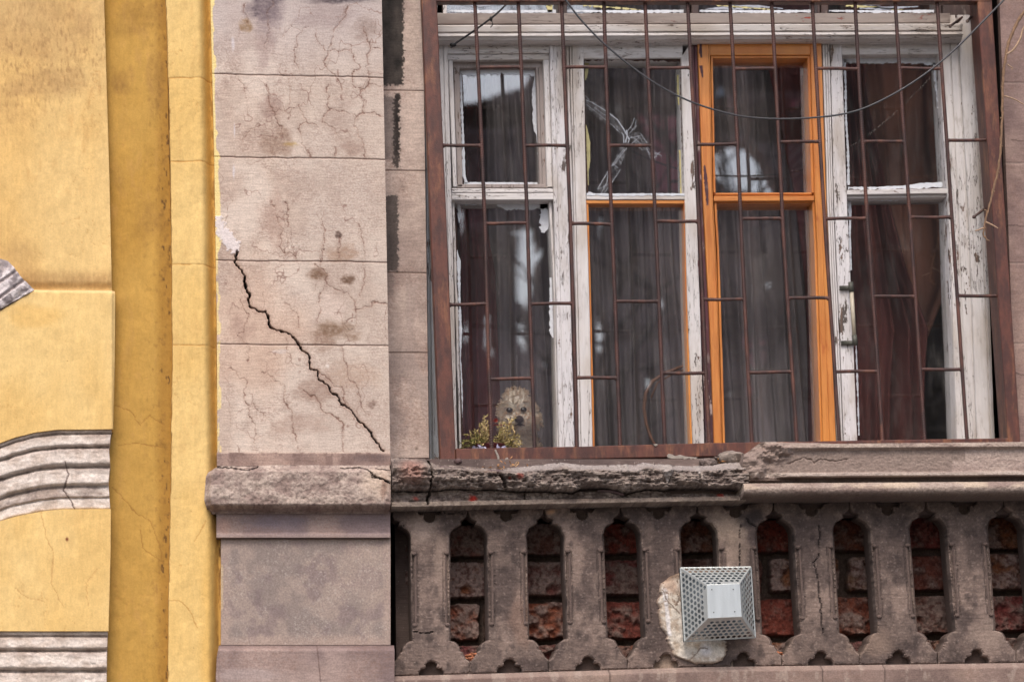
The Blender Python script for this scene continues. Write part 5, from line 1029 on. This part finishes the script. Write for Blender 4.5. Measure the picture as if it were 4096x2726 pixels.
# nails in the frame, top right and right post
nm = M['dark_v']
for (a, b, lab) in ((((3848, 70), .20), ((3800, 106), .10), 'bent rusty nail at the top right corner of the window frame, left one'), (((3903, 46), .20), ((3869, 86), .10), 'straight rusty nail at the top right corner beside the grille post'), (((3946, 828), .16), ((3895, 868), .07), 'thick rusty spike sticking out of the right window frame beside the twig')):
    mb = MB(); p, q = P(*a[0], a[1]), P(*b[0], b[1]); mb.tube([p+Vector((0, .09, 0)), p, q], .0045, 7); mb.tube([q, q+Vector((0, -.003, 0))], .0066, 8)
    tag(mb.build('nail', nm, None, True), lab, 'nail')
# ================================================================== THINGS ON THE BROKEN LEDGE
iron = m_plain('rusted_iron', (104, 84, 84), .7, .2, 60, bump=.001)
mb = MB(); mb.tube([P(x, y, -.045) for x, y in smooth([(1758, 1868), (1800, 1872), (1860, 1880), (1940, 1884), (1990, 1885), (2040, 1886), (2112, 1890)], 5)], .0062, 8)
tag(mb.build('iron_rod', iron, None, True), 'rusty iron rod lying bedded along the left end of the broken ledge', 'rod')
mb = MB(); mb.tube([P(x, y, -.03) for x, y in smooth([(2390, 1962), (2430, 1962), (2462, 1968), (2497, 1979)], 5)], [.004, .004, .005, .005, .005, .005, .006, .006, .006, .006, .006, .006, .006, .006, .0055, .004], 7)
tag(mb.build('iron_rod', iron, None, True), 'short bent iron rod poking out of the crack below the ledge', 'rod')
mb = MB(); mb.tube([P(x, y, .0) for x, y in smooth([(2858, 1829), (2880, 1832), (2915, 1832), (2960, 1838), (2990, 1842)], 4)], [.005]*9+[.004]*8, 7); mb.tube([P(2905, 1826, .02), P(2902, 1815, .03)], .006, 7)
tag(mb.build('stick', m_plain('grey_stick', (96, 84, 78), .8, .25, 90, bump=.002), None, True), 'grey broken stick lying in the gap left of the sound coping', 'stick')
def rock(name, px, py, y, r, sc, col, label, seed):
    bmm = bmesh.new(); bmesh.ops.create_icosphere(bmm, subdivisions=3, radius=r); c = P(px, py, y); rr = np.random.RandomState(seed)
    for v in bmm.verts:
        k = v.co/r; q = .8+.45*float(vn(np.array(k.x*2.2+9), np.array(k.z*2.2+k.y*1.7+seed), seed))+.12*float(vn(np.array(k.x*7), np.array(k.z*7+k.y*5), seed)); v.co = Vector((v.co.x*sc[0], v.co.y*sc[1], v.co.z*sc[2]))*q
    me = bpy.data.meshes.new(name); bmm.to_mesh(me); bmm.free(); me.materials.append(m_plain('rock_'+str(seed), col, .95, .22, 60, bump=.003)); o = bpy.data.objects.new(name, me); COL.objects.link(o); o.location = c
    return tag(o, label, 'stone')
rock('stone', 1832, 1844, -.02, .011, (1.1, 1, .9), (104, 84, 84), 'small dark stone touching the lower rail, left end of the ledge', 31)
rock('stone', 2002, 1950, -.055, .009, (1.2, .8, .7), (166, 156, 152), 'small pale pebble caught in the break of the ledge', 32)
rock('stone', 2925, 1828, -.01, .028, (1.5, 1, .8), (152, 138, 128), 'lump of broken mortar next to the left end of the sound coping', 33)
rock('stone', 2832, 1850, -.005, .02, (1.4, 1, .8), (120, 106, 100), 'crumbly grey lump under the rail, middle of the broken ledge', 34)
mb = MB(); rr = random.Random(4); CC = []
def leafq(mb, p, d, L, w, up):
    d = d.normalized(); s = d.cross(up); s = s.normalized() if s.length > 1e-4 else Vector((1, 0, 0)); n_ = s.cross(d)
    V = [p, p+d*L*.35+s*w+n_*w*.5, p+d*L*.4-n_*w*.3, p+d*L*.35-s*w+n_*w*.5, p+d*L*.75+s*w*.6+n_*w*.2, p+d*L*.75-s*w*.6+n_*w*.2, p+d*L+n_*-w*.6]
    mb.add(V, [(0, 2, 1), (0, 3, 2), (1, 2, 4), (2, 3, 5), (2, 5, 4), (4, 5, 6)]); return len(V)
for cx0, cy0, sx, sy, k in ((1930, 1894, 32, 3, 22), (2012, 1905, 10, 16, 26), (2062, 1850, 26, 6, 12), (1975, 1862, 30, 6, 10), (2160, 1866, 60, 5, 8), (2890, 1846, 20, 3, 7), (2390, 1864, 20, 3, 5)):
    for _ in range(k):
        p = P(rr.gauss(cx0, sx), rr.gauss(cy0, sy), rr.uniform(-.055, -.02) if cy0 > 1880 else rr.uniform(-.03, .03)); d = Vector((rr.gauss(0, 1), rr.gauss(0, .5), rr.gauss(0, .35)))
        leafq(mb, p, d, rr.uniform(.008, .022), rr.uniform(.0015, .004), Vector((rr.gauss(0, 1), rr.gauss(0, 1), 1)))
tag(mb.build('leaf_litter', m_plain('dry_leaf', (176, 128, 84), .8, .4, 120)), 'dry brown leaf scraps caught in the hollows of the broken ledge', 'leaves', kind='stuff')
mb = MB(); mb.tube([P(x, y, -.05) for x, y in [(2062, 1864), (2075, 1852), (2073, 1846)]], .0018, 5); mb.tube([P(x, y, -.05) for x, y in [(2040, 1862), (2056, 1860), (2070, 1845)]], .0012, 5)
tag(mb.build('dry_stalk', m_plain('straw', (196, 156, 110), .7, .2)), 'thin curled straw stalk standing under the lower rail', 'stalk')
# ================================================================== POT PLANT
pe = empty('potted_plant', P(1965, 1846, .2), 'half withered plant with straw coloured leaves in a bagged pot, in front of the poodle', 'plant')
zb = P(1800, 1852, .1).z; pc = P(1962, 1800, .2)
mb = MB(); nn = 20; V = []
for z, r_ in ((zb+.001, .042), (pc.z+.012, .055), (pc.z+.016, .058), (pc.z+.018, .058), (pc.z+.018, .05), (pc.z+.008, .048)):
    V += [(pc.x+r_*math.cos(2*math.pi*i/nn), .2+r_*math.sin(2*math.pi*i/nn), z) for i in range(nn)]
mb.add(V, [(j*nn+i, j*nn+(i+1) % nn, (j+1)*nn+(i+1) % nn, (j+1)*nn+i) for j in range(5) for i in range(nn)]+[tuple(range(5*nn, 6*nn)), tuple(reversed(range(nn)))])
mb.build('pot', m_plain('dark_red_pot', (92, 42, 44), .4, .1), pe, True)
V = []; 
for j, (z, r_) in enumerate(((-.03, .05), (-.012, .056), (.0, .058), (.008, .058), (.013, .052), (.010, .045))):
    V += [(pc.x+(r_+.008*math.sin(i*2.9+j*1.3)+.004*math.sin(i*5.1))*math.cos(2*math.pi*i/40), .2+(r_*.9+.006*math.sin(i*2.3+j))*math.sin(2*math.pi*i/40), pc.z+z+.006*math.sin(i*1.7+j*.9)*(j > 1)) for i in range(40)]
mb = MB(); mb.add(V, [(j*40+i, j*40+(i+1) % 40, (j+1)*40+(i+1) % 40, (j+1)*40+i) for j in range(5) for i in range(40)])
mb.build('plastic_bag', m_plain('lilac_film', (186, 182, 212), .25, .2, 60, spec=.6), pe, True)
R_ = random.Random(9); LV = MB(); SV = MB(); cols = []; scols = []
tips = [(1942, 1668, 1), (1936, 1690, 1), (1925, 1702, .8), (1905, 1722, .7), (1890, 1734, .5), (1872, 1742, .4), (1858, 1760, .2), (1848, 1778, .1), (1852, 1792, .1), (1870, 1770, .1), (1895, 1760, .1), (1958, 1690, 1), (1952, 1715, .9), (1975, 1730, .9), (2006, 1700, 1), (2018, 1690, 1), (2036, 1684, 1), (2056, 1678, 1), (2046, 1700, 1), (2030, 1722, 1), (2018, 1735, .9), (2060, 1738, .8), (2072, 1752, .8), (2084, 1762, .9), (2078, 1778, .8), (2070, 1792, .7), (1990, 1745, .6), (1992, 1765, .4), (1920, 1752, .3), (1940, 1745, .5), (1960, 1765, .6), (2035, 1762, .5), (2045, 1780, .7), (1905, 1788, .1), (1930, 1775, .5), (2010, 1780, .7)]
green, mid, straw = np.array(A(112, 118, 62)), np.array(A(164, 148, 92)), np.array(A(206, 184, 132))
def lc(a): return (green*(1-2*a)+mid*2*a) if a < .5 else (mid*(2-2*a)+straw*(2*a-1))
for tx, ty, age in tips+tips[::2]:
    tx += R_.gauss(0, 7); ty += R_.gauss(0, 6); bx = 1940+R_.gauss(0, 14) if tx < 1975 else 2000+R_.gauss(0, 14); y0 = .2; y1 = .2+R_.uniform(-.055, .03)
    a = P(bx, 1805, y0); d = P(tx, ty, y1); c = (a+d)/2+Vector(((d.x-a.x)*.1, 0, abs(d.x-a.x)*.35+.006))
    pts = [a*(1-t)**2+c*2*t*(1-t)+d*t*t for t in np.linspace(0, 1, 9)]
    n0 = len(SV.v); SV.tube(pts, [.0017-.0008*i/8 for i in range(9)], 5); scols += [lc(min(1, age*.8+.3))]*(len(SV.v)-n0)
    for i in range(2, 9):
        for _ in range(2):
            dr = (pts[i]-pts[i-1]).normalized()+Vector((R_.gauss(0, .8), R_.gauss(0, .8), R_.gauss(-.15, .7))); n0 = len(LV.v)
            leafq(LV, pts[i], dr, R_.uniform(.010, .020), R_.uniform(.0018, .0042), Vector((R_.gauss(0, 1), R_.gauss(0, 1), R_.gauss(0, 1)))); cols += [lc(min(1, max(0, age+R_.gauss(0, .25)-(.25 if i < 4 else 0))))*R_.uniform(.7, 1.15)]*(len(LV.v)-n0)
nl = N('plant_leaf'); M['leafm'] = nl.fin(nl.scale(nl.attr(), nl.ramp(nl.noise(200), .3, .7, .85, 1.15)), .6, None, .3)
link_mesh('foliage', LV.v, LV.f, M['leafm'], pe, False, np.array(cols)); link_mesh('stem', SV.v, SV.f, M['leafm'], pe, True, np.array(scols))
fm = m_plain('dark_red_petal', (132, 40, 28), .6, .25)
for fx_, fy_, r_ in ((1983, 1681, .0065), (2041, 1696, .003)):
    mb = MB(); p = P(fx_, fy_, .17)
    for i in range(9):
        th = i*2*math.pi/9; leafq(mb, p, Vector((math.cos(th), -.4, math.sin(th))), r_*1.5, r_*.35, Vector((0, -1, .2)))
    mb.tube([p, p+Vector((-.012, .01, .001)), P(1968, 1700, .19)], .0015, 5); mb.build('flower', fm, pe)
podm = m_plain('straw_pod', (204, 176, 128), .6, .2)
for x, y in ((1940, 1676), (1934, 1700), (1944, 1706), (2053, 1716), (2050, 1700), (1938, 1690)):
    p = P(x, y, .165); mb = MB(); mb.tube([p, p+Vector((R_.gauss(0, .003), 0, -.010)), p+Vector((R_.gauss(0, .003), 0, -.018))], [.0012, .0036, .001], 7); mb.build('seed_head', podm, pe, True)
# ================================================================== POODLE
dog = empty('poodle', P(2070, 1846, .54), 'cream curly poodle looking out through the bottom of the leftmost pane', 'dog')
bmm = bmesh.new()
DZ = -.045
def ball(px, py, y, r, sc=(1, 1, 1)):
    y += DZ
    m = Matrix.Translation(P(px, py, y)) @ Matrix.Diagonal((r*sc[0], r*sc[1], r*sc[2], 1)); bmesh.ops.create_icosphere(bmm, subdivisions=3, radius=1, matrix=m)
for b_ in ((2064, 1624, .50, .052), (2066, 1602, .505, .047, (1.05, 1, .85)), (2076, 1684, .455, .027), (2077, 1678, .435, .019, (1, 1, .85)), (2046, 1682, .475, .032), (2104, 1682, .475, .032), (2078, 1712, .462, .021), (2020, 1640, .51, .024), (2013, 1672, .512, .020), (2012, 1700, .514, .017), (2122, 1640, .51, .022), (2134, 1668, .512, .022), (2140, 1692, .514, .019),
           (2074, 1740, .53, .055), (2078, 1800, .57, .072), (2085, 1880, .60, .085), (2100, 1930, .68, .1), (2052, 1880, .545, .028), (2100, 1880, .545, .028), (2052, 1940, .54, .026), (2100, 1940, .54, .026)): ball(*b_)
me = bpy.data.meshes.new('t'); bmm.to_mesh(me); bmm.free(); ob = bpy.data.objects.new('t', me); COL.objects.link(ob)
md = ob.modifiers.new('r', 'REMESH'); md.mode = 'VOXEL'; md.voxel_size = .005; ms = ob.modifiers.new('s', 'SMOOTH'); ms.iterations = 6
dg = bpy.context.evaluated_depsgraph_get(); dg.update(); em = bpy.data.meshes.new_from_object(ob.evaluated_get(dg)); bpy.data.objects.remove(ob)
V = np.array([v.co[:] for v in em.vertices]); NR = np.array([v.normal[:] for v in em.vertices]); Fc = [tuple(p.vertices) for p in em.polygons]
skin = m_plain('cream_coat', (255, 240, 224), .95, .15, 120, bump=.003)
link_mesh('body', V, Fc, skin, dog, True)
eyes = [P(2038, 1639, .446+DZ), P(2094, 1637, .446+DZ)]; nose = P(2077, 1676, .412+DZ); mth = P(2079, 1697, .425+DZ)
R_ = np.random.RandomState(3); idx = R_.choice(len(V), 3600, replace=True); FV = MB(); fc = []
c_hi, c_lo, c_tan = np.array(A(255, 242, 226)), np.array(A(228, 200, 174)), np.array(A(246, 214, 186)); topz = P(2066, 1560, .5).z; lowz = P(2074, 1740, .5).z
for i in idx:
    p = Vector(V[i]); n_ = Vector(NR[i])
    if p.z < lowz-.11 or n_.y > .75: continue
    de = min((p-e).length for e in eyes); dn = (p-nose).length; dm = (p-mth).length
    if de < .0125 or dn < .017 or dm < .013: continue
    Ls = .017 if p.z > topz-.05 else .014
    if p.x < P(2020, 1660, .5).x or p.x > P(2122, 1660, .5).x: Ls = .018
    if dn < .045: Ls = .010
    if de < .022: Ls = .007
    Ls *= R_.uniform(.7, 1.25)
    d = (n_+Vector(R_.normal(0, .35, 3))+Vector((0, 0, .15 if p.z > topz-.05 else -.35))).normalized(); s_ = d.orthogonal().normalized(); t_ = d.cross(s_); cr = R_.uniform(.0018, .0038)*(Ls/.02); ph = R_.uniform(0, 6.28); tn = R_.uniform(.8, 1.8)
    pts = []
    for k in range(8):
        q = k/7; a_ = ph+q*tn*6.28; pts.append(p+d*Ls*q*(1-.2*q)+(s_*math.cos(a_)+t_*math.sin(a_))*cr*min(1, q*2.5)-(s_*math.cos(ph)+t_*math.sin(ph))*0)
    n0 = len(FV.v); FV.tube(pts, [.0014, .0015, .0015, .0015, .0014, .0013, .0011, .0006], 4, caps=False)
    w = R_.rand(); col = c_hi*w+c_lo*(1-w); 
    if dn < .05 or de < .03: col = col*.6+c_tan*.4
    fc += [np.clip(col*1.22*R_.uniform(.85, 1.08), 0, .97)]*(len(FV.v)-n0)
nf = N('poodle_curls'); fmat = nf.fin(nf.attr(), .8, None, .2)
_tr = nf.n('ShaderNodeBsdfTranslucent'); _mx = nf.n('ShaderNodeMixShader'); _mx.inputs[0].default_value = .45; nf.L(nf.attr(), _tr.inputs[0]); nf.L(nf.out.inputs[0].links[0].from_socket, _mx.inputs[1]); nf.L(_tr.outputs[0], _mx.inputs[2]); nf.L(_mx.outputs[0], nf.out.inputs[0])
link_mesh('curly_fur', FV.v, FV.f, fmat, dog, True, np.array(fc))
em_ = m_plain('dark_eye', (24, 16, 14), .08, .1, spec=.8); nmat = m_plain('dog_nose', (58, 42, 42), .4, .15, 200, bump=.002)
for e in eyes:
    mb = MB(); mb.sphere(e, .0108, 14, 10, (1.08, .75, .9)); mb.build('eye', em_, dog, True)
mb = MB(); mb.sphere(nose, .0150, 14, 10, (1.1, .8, .9)); mb.build('nose', nmat, dog, True)
mb = MB(); mb.sphere(mth, .010, 12, 8, (1.1, .6, .6)); mb.tube([mth+Vector((-.018, .006, -.003)), mth+Vector((0, -.003, .002)), mth+Vector((.018, .006, -.003))], .0022, 6); mb.build('mouth', nmat, dog, True)
mb = MB(); mb.box((P(1860, 0, .5).x, .47+DZ, Z0), (P(2400, 0, .5).x, .95, P(2070, 1950, .55).z-.02)); tag(mb.build('window_bench', m_plain('bench_wood', (84, 60, 50), .6, .15, 8)), 'low dark bench inside the room that the poodle stands on', 'bench')
# ================================================================== THE STREET (seen only in the panes)
g = MB(); g.box((-60, -70, -.1), (60, .6, 0)); tag(g.build('pavement', m_plain('street_paving', (120, 116, 112), .9, .15, 1.2)), kind='structure')
_g = random.Random(12); GLEAM_HOLES = []  # invented holes in the house wall, so sky gleams show in the panes
for x0, y0, w, h in [(1860, 860, 26, 130), (1900, 1290, 22, 170), (2090, 1330, 30, 150), (2160, 1000, 26, 110), (2175, 1480, 22, 140), (2420, 900, 22, 120), (2560, 1010, 26, 160), (2680, 1180, 26, 190), (2620, 1500, 22, 110), (2930, 960, 28, 150), (3080, 1120, 26, 130), (3160, 1420, 22, 120), (2930, 1560, 20, 90), (2360, 380, 20, 60), (2600, 300, 26, 40), (3120, 262, 44, 26), (3180, 900, 20, 90), (3500, 420, 16, 60), (3600, 900, 16, 80)]:
    k = 9; w *= .8; GLEAM_HOLES.append([(x0+w*math.cos(6.283*i/k)*_g.uniform(.5, 1.25), y0+h*.6*math.sin(6.283*i/k)*_g.uniform(.6, 1.2)) for i in range(k)])
def house(name, poly, Y, depth, col, holes, label, wins, g_=YG):
    e = empty(name, (0, Y, 0), label, 'building')
    st = 14; P_ = np.array(poly, float); gx, gy_ = np.meshgrid(np.arange(P_[:, 0].min(), P_[:, 0].max(), st), np.arange(P_[:, 1].min(), P_[:, 1].max(), st))
    def inp(pl, X, Y_):
        a = np.zeros(X.shape, bool); n = len(pl)
        for q in range(n):
            (xa, ya), (xb, yb) = pl[q], pl[(q+1) % n]
            a ^= ((ya > Y_) != (yb > Y_)) & (X < (xb-xa)*(Y_-ya)/(yb-ya+1e-9)+xa)
        return a
    ok = inp(poly, gx+st/2, gy_+st/2)
    for h in holes: ok &= ~inp(h, gx+st/2, gy_+st/2)
    mb = MB()
    for row in range(ok.shape[0]):                  # courses of masonry, run between the added holes
        k = 0
        while k < ok.shape[1]:
            if ok[row, k]:
                k1 = k
                while k1 < ok.shape[1] and ok[row, k1]: k1 += 1
                a = mirror_pt(gx[row, k], gy_[row, k], g_, Y); b = mirror_pt(gx[row, k]+st*(k1-k), gy_[row, k]+st, g_, Y)
                mb.box((min(a.x, b.x), Y-depth, min(a.z, b.z)), (max(a.x, b.x), Y, max(a.z, b.z)+.002)); k = k1
            else: k += 1
    mb.build('wall', col, e)
    for wp in wins:
        qq = [mirror_pt(x, y, g_, Y) for x, y in wp[0]]; mb = MB(); V = [(p.x, Y+.06, p.z) for p in qq]+[(p.x, Y-.02, p.z) for p in qq]; n = len(qq)
        mb.add(V, [tuple(range(n)), tuple(reversed(range(n, 2*n)))]+[(i, n+i, n+(i+1) % n, (i+1) % n) for i in range(n)]); mb.build(wp[2], wp[1], e)
    return e
dk = m_plain('dark_slate', (160, 132, 126), .8, .55, .55); pk = m_plain('pink_render', (246, 140, 146), .9, .1, .5); wh = m_plain('pale_render', (232, 232, 236), .8, .05, .5); dw = m_plain('dimming_render', (70, 56, 54), .9, .4, .8); br = m_plain('brown_render', (150, 118, 106), .9, .2, .4)
gy = -21.
house('opposite_house', [(1200, 2800), (1200, 700), (1700, 520), (1850, 455), (1990, 395), (2140, 320), (2300, 230), (2480, -150), (2700, -420), (3050, -420), (3260, -150), (3420, 60), (3600, 120), (5200, 120), (5200, 2800)], gy, .5, dk, [[(2850, 778), (2850, 610), (2920, 555), (2990, 545), (3050, 590), (3100, 670), (3150, 778)], [(2470, 392), (2500, 398), (2525, 430), (2500, 442), (2465, 428)], [(1955, 1250), (1985, 1150), (1992, 1400), (1970, 1500)], [(2990, 1360), (3022, 1370), (3026, 1520), (3000, 1500)], [(2060, 900), (2110, 860), (2150, 1000), (2120, 1250), (2070, 1200)], [(2390, 1180), (2440, 1300), (2430, 1600), (2400, 1500)], [(2700, 1560), (2735, 1600), (2745, 1740), (2715, 1700)]]+GLEAM_HOLES, 'dark roofed house across the street, mirrored in the panes',
      [([(2560, 460), (2740, 470), (2750, 780), (2620, 780), (2600, 560)], pk, 'pink_gable'), ([(2845, 395), (2880, 340), (2925, 400), (2920, 450), (2845, 450)], wh, 'white_pediment'), ([(2845, 385), (2925, 385), (2935, 445), (2845, 445)][::-1], pk, 'pink_wall'), 
       ([(3165, 410), (3240, 400), (3240, 440), (3180, 440)], pk, 'pink_wall'), 
       ([(1860, 1000), (2010, 960), (2010, 1240), (1860, 1300)], br, 'brown_wall'),  ([(2980, 1350), (3060, 1350), (3060, 1600), (2980, 1600)], pk, 'pink_wall'), ([(3330, -60), (3900, -60), (3960, 1850), (3400, 1850)], dw, 'dark_wall'), ])  # last dark patch is added so the right panes reflect less
tb = m_plain('street_tree_bark', (50, 42, 40), .9, .3, 3)
def btree(x, y, h, seed, label):
    R = random.Random(seed); e = empty('bare_tree', (x, y, 0), label, 'tree', 'bare trees across the street'); T = MB(); Br = MB()
    def grow(mb, p, d, L, r, lv):
        n = 5; pts = [p]; 
        for i in range(n): d = (d+Vector((R.gauss(0, .16), R.gauss(0, .16), R.gauss(.04, .1)))).normalized(); pts.append(pts[-1]+d*L/n)
        mb.tube(pts, [r*(1-.45*i/n) for i in range(n+1)], 6 if lv < 2 else 4)
        if lv >= 5: return
        for i in range(R.choice((2, 3, 3)) if lv else 4):
            k = R.choice((3, 4, 5)) if i else 5; nd = (d+Vector((R.gauss(0, .7), R.gauss(0, .7), R.gauss(.1, .45)))).normalized(); grow(Br, pts[k], nd, L*R.uniform(.62, .85), r*.55, lv+1)
    grow(T, Vector((x, y, 0)), Vector((0, 0, 1)), h*.36, .17, 0); T.build('trunk', tb, e, True); Br.build('crown', tb, e, True)
btree(3.0, -15.2, 12, 3, 'leafless street tree mirrored in the left panes'); btree(5.3, -16.2, 13, 8, 'leafless street tree mirrored in the middle panes'); btree(7.4, -14.2, 12, 15, 'leafless street tree mirrored in the right panes')
